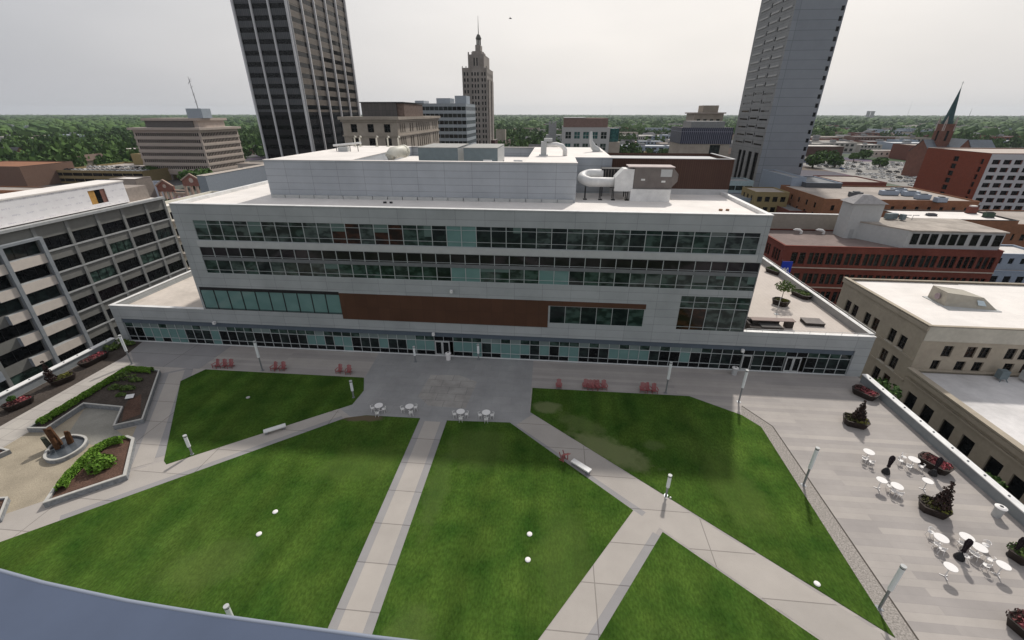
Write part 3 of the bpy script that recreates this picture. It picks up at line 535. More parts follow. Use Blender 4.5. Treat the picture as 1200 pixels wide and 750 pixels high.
# ============================================================ OTHER BUILDINGS
def V_(m,n): return m
class Bd:
    """a building: root at its front-left foot; parts are built in world coordinates"""
    def __init__(s,name,label,x,y,cat='building',z=G0,group=None):
        s.r=thing(name,label,cat,(x,y,z),0,group)
    def add(s,name,m,b,parent=None,smooth=False):
        o=b.build(name,m,parent or s.r,smooth=smooth)
        if parent is None: o.location=-s.r.location
        return o
    def box(s,name,m,*a,parent=None):
        b=MB(); b.box(*a); return s.add(name,m,b,parent)
    def wins(s,items,name='window',limit=100): winroot(s.r,items,name,limit)
def cols(L0,n,w): return grid(L0,n,w)
def block(B,x0,x1,y0,y1,z0,zt,wall,roof,S=None,E=None,Wd=None,par=.5,d=.2,wname='wall',cope=None,winname='window'):
    """walls with real openings on the seen sides, a recessed roof and a coping; S/E/Wd: (cols,rows,glass,frame,nx,nz,fw)"""
    b=MB(); items=[]
    for side,spec,Ln,x,y in (('S',S,x1-x0,x0,y0),('E',E,y1-y0,x1,y0),('W',Wd,y1-y0,x0,y0)):
        holes=[]
        for sp in ([] if spec is None else (spec if isinstance(spec,list) else [spec])):
            cs,rs,gl,fr,nx,nz,fw=sp
            for (v0,v1) in rs:
                for (u0,u1) in cs:
                    g=rnd(gl) if isinstance(gl,list) else gl
                    holes.append((u0,u1,v0,v1)); items.append((side,x,y,u0,u1,v0,v1,d,g,fr,nx,nz,fw))
        facade(b,side,x,y,Ln,z0,zt,holes,d)
    b.quad((x1,y1,z0),(x0,y1,z0),(x0,y1,zt),(x1,y1,zt))
    B.add(wname,wall,b)
    r=MB(); r.quad((x0+.2,y0+.2,zt-par),(x1-.2,y0+.2,zt-par),(x1-.2,y1-.2,zt-par),(x0+.2,y1-.2,zt-par)); B.add('roof',roof,r)
    c=MB(); w=.35; c.box(x0-.08,x1+.08,y0-.08,y0+w,zt,zt+.12); c.box(x0-.08,x0+w,y0+w,y1,zt,zt+.12); c.box(x1-w,x1+.08,y0+w,y1,zt,zt+.12); c.box(x0+w,x1-w,y1-w,y1,zt,zt+.12)
    for a in ((x0+.2,x1-.2,y0+w-.1,y0+w),(x0+w-.1,x0+w,y0+w,y1-.2),(x1-w,x1-w+.1,y0+w,y1-.2)): c.box(*a,zt-par,zt)
    B.add('coping',cope or wall,c)
    if items: B.wins(items,winname)
# ---- grey office on the left (close)
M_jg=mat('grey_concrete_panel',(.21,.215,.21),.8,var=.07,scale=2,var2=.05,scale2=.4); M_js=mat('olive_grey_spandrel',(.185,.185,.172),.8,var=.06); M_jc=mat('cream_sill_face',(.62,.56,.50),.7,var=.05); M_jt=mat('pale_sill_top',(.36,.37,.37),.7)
JX=-78.0; JY0,JY1=18.0,82.0; ZT=14.6
J=Bd('office_building','grey concrete office with dark strip windows and white wrapped rooftop floor on the left',JX-25,JY0)
bays=[(18,23.2),(23.2,28.6),(28.6,34),(34,40.2),(40.2,46.2),(46.2,52.4),(52.4,57.8),(57.8,62.7),(62.7,67.8),(67.8,72.6),(72.6,77.6),(77.6,82)]
rows=[(12.55-3.5*k-1.9,12.55-3.5*k) for k in range(7)]
b=MB(); holes=[]; items=[]
for (a,c) in bays:
    for (v0,v1) in rows:
        if v0<G0+.3: continue
        holes.append((a-JY0+.25,c-JY0-.25,v0,v1)); items.append(('E',JX,JY0,a-JY0+.25,c-JY0-.25,v0,v1,.16,rnd([G_black,G_black,G_black,G_dark,G_green]),M_dark,3,[],.03))
facade(b,'E',JX,JY0,JY1-JY0,G0,ZT,holes,.16); b.quad((JX-25,JY0,G0),(JX,JY0,G0),(JX,JY0,ZT),(JX-25,JY0,ZT)); b.quad((JX,JY1,G0),(JX-25,JY1,G0),(JX-25,JY1,ZT),(JX,JY1,ZT)); J.add('wall',M_js,b); J.wins(items)
for (a,c) in bays:
    J.box('pillar',M_jg,JX+.003,JX+.16,c-.25,c+.25,G0,ZT-.05)
for (v0,v1) in rows: J.box('sill',M_jt,JX+.003,JX+.2,52.4,JY1,v0-.22,v0-.002)
J.box('cornice',M_jt,JX-.3,JX+.6,JY0,JY1,ZT-.04,ZT+.35)
b=MB(); b.quad((JX-25,JY0,ZT+.1),(JX-.3,JY0,ZT+.1),(JX-.3,JY1,ZT+.1),(JX-25,JY1,ZT+.1)); J.add('roof',M_white,b)
# projecting cream sills on the near bays
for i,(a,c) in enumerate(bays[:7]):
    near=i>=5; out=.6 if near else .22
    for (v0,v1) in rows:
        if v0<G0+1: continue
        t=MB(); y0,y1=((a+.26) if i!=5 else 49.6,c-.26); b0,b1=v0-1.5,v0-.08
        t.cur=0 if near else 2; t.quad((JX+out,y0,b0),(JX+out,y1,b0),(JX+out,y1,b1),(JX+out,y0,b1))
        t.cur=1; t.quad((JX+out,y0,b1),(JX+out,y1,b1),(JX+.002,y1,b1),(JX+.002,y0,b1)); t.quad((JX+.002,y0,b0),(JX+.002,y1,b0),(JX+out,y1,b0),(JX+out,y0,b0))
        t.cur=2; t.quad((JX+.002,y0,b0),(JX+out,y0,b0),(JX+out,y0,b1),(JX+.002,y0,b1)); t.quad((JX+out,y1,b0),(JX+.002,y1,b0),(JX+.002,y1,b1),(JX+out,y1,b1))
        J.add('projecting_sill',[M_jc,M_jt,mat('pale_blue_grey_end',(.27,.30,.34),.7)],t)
for y in (52.4,57.8): J.box('outer_pillar',mat('blue_grey_pillar',(.25,.27,.29),.75),JX+.285,JX+.85,y-.27,y+.27,G0,ZT-1.9)
J.box('outer_beam',mat('blue_grey_pillar',(.25,.27,.29),.75),JX+.003,JX+.85,30,58.07,ZT-1.9,ZT-1.55)
# white wrapped construction floor
def wrap_mat():
    m=mat('white_building_wrap',(.80,.79,.80),.6,var=.04,scale=1); t=m.node_tree; n=t.nodes; l=t.links; bb=n['Principled BSDF']
    src=bb.inputs['Base Color'].links[0].from_socket; g=n.new('ShaderNodeNewGeometry'); s=n.new('ShaderNodeSeparateXYZ'); l.new(g.outputs['Position'],s.inputs[0]); c=n.new('ShaderNodeCombineXYZ'); l.new(s.outputs[1],c.inputs[0]); l.new(s.outputs[2],c.inputs[1])
    k=n.new('ShaderNodeTexBrick'); k.offset=.5; k.inputs['Scale'].default_value=1; k.inputs['Brick Width'].default_value=1.9; k.inputs['Row Height'].default_value=1.05; k.inputs['Mortar Size'].default_value=.40; k.inputs['Mortar Smooth'].default_value=0
    k.inputs['Color1'].default_value=(.45,.46,.58,1); k.inputs['Color2'].default_value=(.62,.55,.62,1); k.inputs['Mortar'].default_value=(1,1,1,1); l.new(c.outputs[0],k.inputs['Vector'])
    nn=n.new('ShaderNodeTexNoise'); nn.inputs['Scale'].default_value=5; l.new(c.outputs[0],nn.inputs['Vector']); th=n.new('ShaderNodeMath'); th.operation='GREATER_THAN'; th.inputs[1].default_value=.5; l.new(nn.outputs['Fac'],th.inputs[0])
    mm=n.new('ShaderNodeMixRGB'); mm.blend_type='MULTIPLY'; mm.inputs['Fac'].default_value=.35; l.new(th.outputs[0],mm.inputs['Fac']) if False else None
    f=n.new('ShaderNodeMath'); f.operation='MULTIPLY'; f.inputs[1].default_value=.4; l.new(th.outputs[0],f.inputs[0]); l.new(f.outputs[0],mm.inputs['Fac']); l.new(src,mm.inputs['Color1']); l.new(k.outputs['Color'],mm.inputs['Color2']); l.new(mm.outputs['Color'],bb.inputs['Base Color']); return m
b=MB(); hx=JX-1.6; holes=[(69.5-30,72.6-30,15.6,17.9),(50.4-30,54.0-30,15.1,17.2)]
facade(b,'E',hx,30,46.5,14.9,18.55,holes,.3); b.quad((hx-5,30,14.9),(hx,30,14.9),(hx,30,18.55),(hx-5,30,18.55)); b.quad((hx,76.5,14.9),(hx-5,76.5,14.9),(hx-5,76.5,18.55),(hx,76.5,18.55)); b.quad((hx-5,76.5,14.9),(hx-5,30,14.9),(hx-5,30,18.55),(hx-5,76.5,18.55)); J.add('wrapped_storey',wrap_mat(),b)
b=MB(); b.box(hx-5.1,hx+.1,29.9,76.6,18.55,18.75); J.add('wrapped_storey_roof',M_white,b)
M_ply=mat('orange_plywood',(.42,.24,.07),.8,var=.2,scale=2); M_bp=mat('reddish_panel',(.20,.10,.08),.8,var=.2)
b=MB(); 
for (y0,y1,m) in ((69.52,70.7,0),(70.7,71.7,1),(71.7,72.58,2)): b.cur=m; b.box(hx-.28,hx-.1,y0,y1,15.62,17.88)
J.add('sheathing',[M_ply,G_black,M_bp],b)
J.box('sheathing',M_ply,hx-.28,hx-.1,50.42,53.98,15.12,17.18)
J.box('rear_storey_block',mat('tan_render',(.30,.26,.23),.85),hx-5,hx-.5,76.6,81.5,14.7,17.2)
# set back cream part behind
C=Bd('office_annex','cream balconied block glimpsed between the grey office and the white roofed building',-85,84)
rowsC=[(11.2-3.5*k-1.6,11.2-3.5*k) for k in range(5)]
block(C,-85,-80,84,104,G0,12.4,M_cream,M_white,S=[([(1,4)],rowsC,G_black,None,1,[],.05)],E=(grid(20,5,3.1),rowsC,G_black,None,1,[],.05),d=.6)
for v0,v1 in rowsC: C.box('balcony',M_jc,-79.99,-78.9,84.3,103.5,v0-1.0,v0-.1)
# ---- black tower with white piers
M_bgs=panel('striped_grey_spandrel',(.085,.09,.096),(.10,.105,.11),(.05,.05,.055),.75,8,.09,.35,stain=.1); M_tan=panel('striped_tan_spandrel',(.17,.145,.12),(.19,.16,.135),(.05,.045,.04),.75,8,.13,.35,stain=.12); M_bk=mat('black_granite',(.02,.02,.022),.25,var=.3)
M_pier=mat('white_pier',(.62,.62,.63),.5,var=.04)
T=Bd('office_tower','dark office tower with thin white vertical piers and black window bands',-124.5,190)
tx0,tx1,ty0,ty1=-124.5,-103.2,190,243; fh=3.83
def tower_face(T,side,x,y,Ln,nb,split,msp):
    bw=Ln/nb; items=[]; z=G0+6
    b=MB(); holes=[]; b2=MB(); h2=[]
    while z<112:
        for i in range(nb):
            (holes if z>=split else h2).append((i*bw+.35,(i+1)*bw-.35,z,z+1.65)); items.append((side,x,y,i*bw+.35,(i+1)*bw-.35,z,z+1.65,.12,G_black,None,1,[],.05))
        z+=fh
    facade(b,side,x,y,Ln,split-.5,114,holes,.12); T.add('wall',msp,b); facade(b2,side,x,y,Ln,G0,split-.5,h2,.12); T.add('lower_wall',M_bk,b2)
    for i in range(nb+1):
        u=i*bw
        w=.3 if 0<i<nb else .38
        if side=='S': T.box('pier',M_pier,x+u-w,x+u+w,y-.7,y-.003,G0,114.5)
        else: T.box('pier',M_pier,x+.003,x+.7,y+u-w+(.9 if i==0 else 0),y+u+w,G0,114.5)
    return items
it=tower_face(T,'S',tx0,ty0,tx1-tx0,3,31,M_bgs)+tower_face(T,'E',tx1,ty0,ty1-ty0,5,31,M_tan); T.wins(it)
b=MB(); b.quad((tx1,ty1,G0),(tx0,ty1,G0),(tx0,ty1,114),(tx1,ty1,114)); b.quad((tx0,ty1,G0),(tx0,ty0,G0),(tx0,ty0,114),(tx0,ty1,114)); b.quad((tx0,ty0,114),(tx1,ty0,114),(tx1,ty1,114),(tx0,ty1,114)); T.add('rear_wall',M_bk,b)
# ---- grey blue tower right
M_tb=panel('smooth_blue_grey_panel',(.245,.268,.295),(.275,.298,.325),(.16,.18,.20),22,3.95,.10,.4,stain=.05); M_tg=panel('grey_concrete_tower',(.26,.265,.265),(.275,.28,.28),(.16,.16,.16),6,3.95,.07,.7,stain=.06)
T=Bd('office_tower','tall slab tower with smooth blue grey front and ribbed grey side',105.6,250)
x0,x1,y0,y1=105.6,127.6,250,292
b=MB(); holes=[(20.1,21.5,4+3.95*k+1,4+3.95*k+2.9) for k in range(31)]; items=[('S',x0,y0,*h,.3,G_black,None,1,[],.05) for h in holes]
facade(b,'S',x0,y0,x1-x0,G0,131,holes,.3); T.add('front_wall',M_tb,b)
b=MB(); holes=[(3,8,G0+.1,11.5),(11.5,16,G0+.1,11.5),(20,24,G0+.1,11.5),(26,30,G0+.1,11.5)]; items+=[('W',x0,y0,*h,.8,G_black,M_dark,1,[.3,.55,.8],.12) for h in holes]
rl_=MB()
for k in range(29):
    z=15+3.95*k
    for j,(u0,u1) in enumerate(((2.2,12.3),(15.3,24.5),(27.5,38.5))):
        zz_=z+(.5 if j==1 else 0)
        if k<7: holes.append((u0,u1,zz_,zz_+.8)); items.append(('W',x0,y0,u0,u1,zz_,zz_+.8,.3,G_black,None,1,[],.05))
        else: rl_.box(x0-.35,x0-.003,y0+u0,y0+u1,zz_,zz_+.75)
        if j<2: holes.append((u1+.8,u1+2.2,z-.1,z+1.9)); items.append(('W',x0,y0,u1+.8,u1+2.2,z-.1,z+1.9,.3,G_black,None,1,[],.05))
facade(b,'W',x0,y0,y1-y0,G0,131,holes,.3); T.add('side_wall',M_tg,b); T.add('sun_shelf',mat('pale_shelf',(.42,.42,.41),.6),rl_); T.wins(items)
b=MB(); b.quad((x1,y1,G0),(x0,y1,G0),(x0,y1,131),(x1,y1,131)); b.quad((x1,y0,G0),(x1,y1,G0),(x1,y1,131),(x1,y0,131)); b.quad((x0,y0,131),(x1,y0,131),(x1,y1,131),(x0,y1,131)); T.add('rear_wall',M_tg,b)
# ---- art deco tower
M_ls=mat('warm_limestone',(.30,.27,.245),.85,var=.12,scale=.5,var2=.08,scale2=.08)
T=Bd('art_deco_tower','stepped art deco stone skyscraper with small crown and spire',-62.6,320)
rowsD=[(54.2-3.42*k-2,54.2-3.42*k) for k in range(17)]
cs=[(1.0,2.0),(3.0,4.0),(6.0,7.0),(7.9,8.9),(9.8,10.8),(12.6,13.5),(14.4,15.3)]
block(T,-62.6,-46.4,320,350,G0,56.6,M_ls,M_ls,S=(cs,rowsD,G_black,None,1,[],.05),E=(grid(30,9,1.3),rowsD,G_black,None,1,[],.05),d=.35,par=.2)
for u in (0,2.45,4.7,5.4,11.4,13.95,15.75): T.box('pilaster',M_ls,-62.6+u,-62.6+u+.5,319.6,319.99,G0,57.6)
block(T,-58.8,-48.4,322,347,56.3,64.2,M_ls,M_ls,S=([(3.6,4.4),(5.4,6.2)],[(58,62.5)],G_black,None,1,[],.05),par=.2,wname='upper_stage')
b=MB()
for u in (-58.8,-56.4,-51.3,-49.2): b.box(u,u+.8,321.6,321.99,56.5,65.6)
b.box(-46.39,-45.6,323,331,G0,50); b.box(-46.39,-45.6,338,346,G0,50); T.add('buttress',M_ls,b)
b=MB(); b.box(-56.6,-50.4,326,343,64.2,66.6); b.box(-55.2,-51.8,330,338,66.6,70.5); T.add('crown_base',M_ls,b)
b=MB()
for a in range(8): t=a*math.pi/4; b.box(-53.5+1.3*math.cos(t)-.2,-53.5+1.3*math.cos(t)+.2,334+1.3*math.sin(t)-.2,334+1.3*math.sin(t)+.2,70.5,74)
b.tube([(-53.5,334,74),(-53.5,334,74.6),(-53.5,334,76.5),(-53.5,334,77.2)],[1.8,1.9,1.0,.3],10); T.add('lantern',mat('dark_bronze',(.10,.10,.09),.5),b)
b=MB(); b.tube([(-53.5,334,77),(-53.5,334,87)],[.28,.08],6); T.add('spire',mat('dark_bronze',(.1,.1,.1),.5),b)
# ---- beige office with antenna
M_be=mat('beige_concrete',(.46,.395,.35),.85,var=.08,scale=.6)
T=Bd('office_building','beige concrete office with six rows of narrow windows and a rooftop antenna',-261.4,270)
rowsB=[(19.0-3.85*k-1.9,19.0-3.85*k) for k in range(6)]
def bcols(L0,n): return [(u+.05,u+1.12) for i in range(n) for u in [1.0+i*(L0-2)/n]]
block(T,-261.4,-217.2,270,305,-5.5,21.3,M_be,mat('tan_roof',(.33,.30,.27),.9),S=(bcols(44.2,30),rowsB,G_black,None,1,[],.05),E=(bcols(35,24),rowsB,G_black,None,1,[],.05),d=.25,par=.3)
b=MB(); b.box(-263.2,-215.4,268.2,306.8,20.6,21.9)
for k in range(6): b.box(-261.65,-216.95,269.75,305.3,15.5-3.85*k,16.6-3.85*k)
T.add('cornice',M_be,b)
b=MB()
for k in range(7): b.box(-261+k*6.9,-259.4+k*6.9,270.5,272,G0,-5.5)
for k in range(6): b.box(-219,-217.5,272+k*6.2,273.5+k*6.2,G0,-5.5)
b.box(-257,-222,275,300,G0,-5.5); T.add('arcade_column',M_be,b)
T.box('mechanical_storey',mat('dark_taupe',(.13,.12,.115),.8),-256,-224,275,300,21.5,25.8); T.box('mechanical_side',M_be,-223.99,-221,275.5,299,21.5,25.8); T.box('mechanical_roof',M_be,-257.2,-220,274,301,25.8,27.2)
T.box('plant_room',mat('pale_blue_cladding',(.36,.41,.46),.6),-228.7,-218.5,278,286,27.2,32.6)
A=Bd('antenna','thin leaning rooftop radio mast on the beige office',-223,281,'antenna',32.6)
b=MB(); b.tube([(-222.6,281,32.6),(-223.4,281,50)],[.28,.12],6)
for z in (36,40,44,47): b.tube([(-223.8,281,z),(-222,281,z+.8)],.1,5)
b.tube([(-224.6,281,46),(-222.2,281,49)],.12,5); A.add('mast',mat('galvanised',(.33,.33,.34),.5),b)
# ---- classical stone building
M_cs=mat('tan_limestone',(.36,.315,.265),.85,var=.1,scale=.5,var2=.08,scale2=.1)
T=Bd('stone_building','tan classical stone block with heavy cornice and dark flat penthouse',-79.1,170)
block(T,-79.1,-58.3,170,231,G0,28.2,M_cs,M_be,S=(([(3,5.4),(9.4,11.8),(15.7,18.1)]),[(23.6,26.4),(17.6,21.6),(12,16)],G_black,M_dark,2,[.5],.12),
 E=([(3,4.2),(5.4,6.6),(7.8,9)]+[(15,16.4),(18,19.4)]+[(24+3.2*i,25.5+3.2*i) for i in range(7)]+[(50,51.5),(54,55.5),(57.5,59)],[(23.4,26.6),(17.4,21.8),(12,16)],G_black,M_dark,2,[.5],.1),d=.45,par=.3)
b=MB(); b.box(-80.2,-57.2,168.9,232,27.9,28.9); b.box(-79.6,-57.8,169.5,231.5,27.2,27.89); b.box(-79.5,-57.9,169.6,231.4,22.2,22.7)
T.add('cornice',M_cs,b); T.box('penthouse',panel('dark_streaked_wall',(.10,.095,.09),(.12,.11,.105),(.06,.06,.06),1.4,9,.05,.8),-74.4,-60.6,178,205,28.5,33.6); T.box('penthouse_side',mat('brown_streaked_wall',(.16,.115,.095),.85,var=.3,scale=1),-60.59,-57.9,178.5,204,28.9,33.4); b=MB(); b.box(-74.8,-57.6,177.6,205.4,33.6,33.9); T.add('penthouse_roof',M_dark,b)
# ---- glass office behind
T=Bd('glass_office','blue grey office with white floor bands beside the art deco tower',-80,260)
rowsG=[(33.4-3.5*k-1.9,33.4-3.5*k) for k in range(9)]
block(T,-80,-49.6,260,290,G0,34.8,mat('pale_blue_band',(.34,.38,.41),.6),M_be,S=(grid(30.4,12,2.35),rowsG,[G_black,G_dark,G_dark],None,1,[],.05),E=(grid(30,10,2.4),rowsG,G_dark,None,1,[],.05),par=.3)
for (a,c,h) in ((-79,-74,36.4),(-66.8,-59,37.6),(-56.4,-50,38.8)): T.box('roof_plant',mat('pale_blue_cladding',(.36,.41,.46),.6),a,c,264,275,34.3,h)
# ---- white office with teal windows
T=Bd('office_building','white framed office with teal windows and pink brick roof storey',3,230)
M_wp=mat('off_white_precast',(.46,.46,.45),.7,var=.05)
block(T,3,25.6,230,262,G0,23.9,M_wp,M_be,S=(grid(22.6,5,2.9),[(18.9,22.1),(13.6,16.9),(8.3,11.6)],[G_dark,G_green,glass('teal_glass',(.02,.07,.07),(.05,.15,.14))],M_wp,2,[.5],.12),par=.3)
T.box('brick_storey',mat('pink_brown_brick',(.22,.15,.13),.85,var=.12),3.6,24.6,233,258,23.5,28.0); T.box('brick_storey_roof',M_wp,3.4,14,232.8,258.2,28.0,28.3)
b=MB(); b.tube([(27.4,236,G0),(27.4,236,23.6)],3.4,18); T.add('corner_stair',glass('teal_glass',(.02,.07,.07),(.05,.15,.14)),b); b=MB(); b.box(25.62,31,231,245,G0,17.5); T.add('tan_annex',M_cs,b)
# ---- dark striped block
T=Bd('office_building','tan block with dark blue striped upper storey near the tall slab tower',61.5,240)
M_strp=panel('blue_black_striped_cladding',(.018,.022,.042),(.02,.026,.05),(.20,.20,.25),.95,9,.14,.4,ox=.3,stain=.1)
block(T,61.5,86,240,262,16.4,23.7,M_strp,M_be,par=.3,wname='striped_storey'); block(T,61.8,85.7,240.3,262,G0,16.39,M_cs,M_be,par=0,S=([(14.5,19.5)],[(G0+1,16)],G_dark,M_dark,3,[.25,.5,.75],.12))
T.box('grey_storey',mat('grey_louvre_storey',(.22,.23,.23),.7),66.3,82.5,243,258,23.4,26.6)
T2=Bd('tower_block','cream stepped tower with small top storey behind the striped block',69,300)
block(T2,83,100,300,318,G0,30.4,M_cs,M_be,S=(grid(17,4,2),[(25.2,27),(20,22)],G_dark,None,1,[],.05),par=.3)
T2.box('top_storey',M_cs,88,97,302,312,30,34.5); T2.box('roof_slab',M_be,82,101,299,319,30.0,30.7)
# ---- red brick building with white penthouse
M_rb=panel('dark_red_brick',(.165,.038,.026),(.20,.050,.035),(.12,.055,.042),.45,.15,.02,.85,offset=.5,stain=.18)
M_broof=mat('brown_grey_roof',(.21,.165,.15),.95,var=.1,scale=1,var2=.12,scale2=.15)
K=Bd('brick_building','dark red brick loft building with white rooftop penthouse behind the tan stone building',48.3,93)
kc=[]; u=1.6
for i in range(11):
    if i==0: kc+=[(u+.2,u+1.4),(u+1.8,u+3.0)]
    else: kc+=[(u+.05,u+.95),(u+1.15,u+2.05),(u+2.25,u+3.15)]
    u+=3.62
rk=[(1.4,3.9),(-2.9,-.6),(-7.0,-4.6)]
block(K,48.3,90,93,108,G0,5.2,M_rb,M_broof,S=(kc,rk,[G_black,G_black,G_dark],mat('dark_green_frame',(.04,.05,.045),.6),1,[.72],.06),
 Wd=([(1.2+4.6*i+j*1.15,2.1+4.6*i+j*1.15) for i in range(3) for j in range(3)],rk,[G_black],mat('dark_green_frame',(.04,.05,.045),.6),1,[.72],.06),d=.3,par=.15)
b=MB()
for z in (.55,-3.75): b.box(48.22,90.05,92.86,92.996,z,z+.2); b.box(48.16,48.296,93,108,z,z+.2)
K.add('stone_band',mat('pale_stone_band',(.48,.42,.36),.8),b)
b=MB(); b.box(48.25,71.5,108.01,108.5,5.0,8.8); K.add('party_wall',mat('taupe_render',(.29,.26,.225),.9,var=.06,var2=.1,scale2=.2),b); K.box('party_coping',M_coping,48.2,71.6,107.9,108.6,8.8,8.95)
M_pw=mat('white_grey_siding',(.46,.47,.47),.7,var=.05)
ph=[(66.9,101.3),(71.8,94.0),(89.8,94.0),(89.8,106),(66.9,106)]
b=MB(); b.prism(ph,5.06,8.6); K.add('penthouse',M_pw,b)
b=MB(); b.prism([(x+(-.3 if x<70 else .3),y+(-.35 if y<100 else .2)) for x,y in ph],8.6,8.85); K.add('penthouse_roof',mat('stained_tan_roof',(.36,.32,.28),.9,var=.1,var2=.2,scale2=.3),b)
K.wins([('S',71.8,94.0,u0,u1,5.95,8.15,-.015,G_black,M_dark,1,[],.03) for u0,u1 in ((.9,2.2),(2.7,4.0),(4.4,5.7),(6.4,7.7),(8.1,9.4),(9.8,11.1),(12.1,13.4),(14.2,15.5),(16.3,17.7))],'penthouse_window')
b=MB(); b.box(64.4,70.6,101.32,105.5,5.06,12.6); K.add('stair_tower',M_pw,b); b=MB(); c=(67.3,103.4)
for a,d_ in (((63.9,100.9),(71.1,100.9)),((71.1,100.9),(71.1,105.9)),((71.1,105.9),(63.9,105.9)),((63.9,105.9),(63.9,100.9))): b.quad((*a,12.6),(*d_,12.6),(c[0]+(d_[0]-c[0])*.25,c[1]+(d_[1]-c[1])*.25,14.2),(c[0]+(a[0]-c[0])*.25,c[1]+(a[1]-c[1])*.25,14.2))
b.quad((66.4,102.8,14.2),(68.2,102.8,14.2),(68.2,104,14.2),(66.4,104,14.2)); K.add('tower_cap',mat('grey_cap',(.30,.29,.29),.8),b)
K.box('door',M_jt,65.2,66.1,101.26,101.318,5.06,7.1)
for x,y,lab in ((57.0,104.6,'white curled roof ventilator on the red brick building'),(62.0,104.8,'small white roof ventilator beside a dark pipe on the red brick building')):
    b=MB(); b.tube([(0,0,0),(0,0,.5),(-.5,0,.85),(-1.3,0,.95)],[.3,.3,.3,.28],8); b.tube([(-1.3,0,.95),(-1.9,0,.9)],[.3,.05],8); tag(b.build('roof_ventilator',M_coping,loc=(x,y,5.06)),lab,'ventilator')
t=thing('roof_condenser','cluster of dark condenser units and pipes on the stained penthouse roof','hvac unit',(74.8,104,8.85))
for x,y,w in ((-1.4,0,1.2),(.1,.4,1.0),(1.3,-.6,.8)): lb('casing',M_bluegrey,t,x,x+w,y-.5,y+.5,.15,1.3)
for x in (2.6,4.2): b=MB(); b.tube([(x,0,0),(x,0,1.0),(x+1.2,0,1.0)],.1,6); b.build('pipe',M_sill,t)
# banner
t=thing('street_banner','blue banner sign with a white angular mark in front of the red brick building','banner',(46.9,88,G0))
b=MB(); b.tube([(-.95,0,0),(-.95,0,12.6)],.09,8); b.build('pole',M_dark,t)
lb('cloth',mat('blue_banner',(.012,.045,.42),.6,var=.06),t,-.85,1.15,-.04,.04,9.5,12.4)
b=MB(); w=.22
for a,c in (((-.6,10.0),(-.15,11.1)),((-.15,11.1),(.15,10.3)),((.15,10.3),(.5,11.1)),((.5,11.1),(.8,10.0))): b.beam((a[0],-.06,a[1]),(c[0],-.06,c[1]),.03,w)
b.build('mark',M_coping,t)
# ---- tan stone building
M_ts=mat('tan_stucco_stone',(.385,.335,.265),.88,var=.06,scale=2,var2=.07,scale2=.3); M_tsf=mat('pale_stone_front',(.50,.47,.40),.88,var=.06,scale=2,var2=.07,scale2=.3)
T=Bd('stone_building','tan stone office with white membrane roof and lower wing across the street',50,56.2)
tw=[(a-56.2,a+1.35-56.2) for a in (71.3,69.4,66.3,64.3,60.6,58.5)]; BF=mat('bronze_frame',(.035,.028,.022),.5)
GW=[G_black,G_black,G_brown,G_black]
block(T,50,86,56.2,74.8,G0,4.7,M_ts,M_white,S=[(([(3.0,4.2),(5.9,7.1),(7.6,8.8),(10.8,12),(12.5,13.7),(15.6,16.8),(17.4,18.6),(21,22.2),(23,24.2),(27,28.2),(29,30.2)]),[(.3,1.95)],GW,BF,2,[.5],.06),(([(2.4,3.4),(5.4,6.6),(7.6,8.8),(11.4,12.6),(13.6,14.8),(17.6,18.8),(21,22.2)]),[(-1.75,-.3)],GW,BF,2,[.5],.06)],
 Wd=(tw,[(-.2,1.75),(-3.5,-1.6),(-6.9,-4.7)],GW,BF,2,[.5],.07),d=.3,par=.28)
fr=MB(); fr.box(50.3,86,56.13,56.19,-1.9,-1.86)
b=MB(); b.box(49.75,49.995,56.0,74.9,4.1,4.72); b.box(49.72,50.3,55.95,74.9,4.82,4.95); b.box(49.85,49.996,56.3,74.8,-.62,-.32); b.box(49.85,49.996,56.3,74.8,-3.9,-3.65); T.add('cornice',M_ts,b)
for a in (71.3,69.4,66.3,64.3,60.6,58.5):
    for z in (-.34,-3.64): T.box('window_sill',M_tsf,49.8,49.995,a-.1,a+1.45,z,z+.12)
b=MB(); b.box(50.02,85.98,56.12,56.17,2.6,4.65); T.add('front_parapet',M_tsf,b)
ww=[(a-22,a+1.7-22) for a in (53.3,50.4,47.2,44.3,40.7,37.9,34.4,31.5,28)]
block(T,50.003,86,22,56.19,G0,-1.85,M_ts,mat('pale_grey_white_roof',(.62,.60,.59),.85,var=.06,var2=.12,scale2=.2),Wd=(ww,[(-6.9,-4.6)],G_black,BF,1,[],.08),d=.3,par=.35,wname='wing_wall')
b=MB(); b.box(49.6,49.998,22,56.1,-2.5,-1.86); b.box(49.45,50.3,22,56.1,-1.72,-1.5); b.box(49.8,49.998,22,56.1,-3.3,-3.05); T.add('wing_cornice',M_ts,b)
t=thing('roof_hatch_house','tan sloping roof hatch house on the white membrane roof','roof hatch',(60.2,66.2,4.42))
P3=[(-2.4,-2.0),(3.8,-3.2),(3.9,1.0),(-2.2,1.5)]; b=MB(); vs=[(-2.4,-2.0,0),(3.9,-3.2,0),(2.9,1.2,0),(-2.2,1.5,0),(-2.3,-1.6,2.0),(2.4,-2.0,1.55),(2.0,1.2,1.55),(-2.1,1.5,2.0)]
b.v=vs; b.f=[(0,1,5,4),(1,2,6,5),(2,3,7,6),(3,0,4,7),(4,5,6,7)]; b.m=[0]*5; b.build('casing',mat('tan_hatch',(.40,.37,.31),.75,var=.06),t)
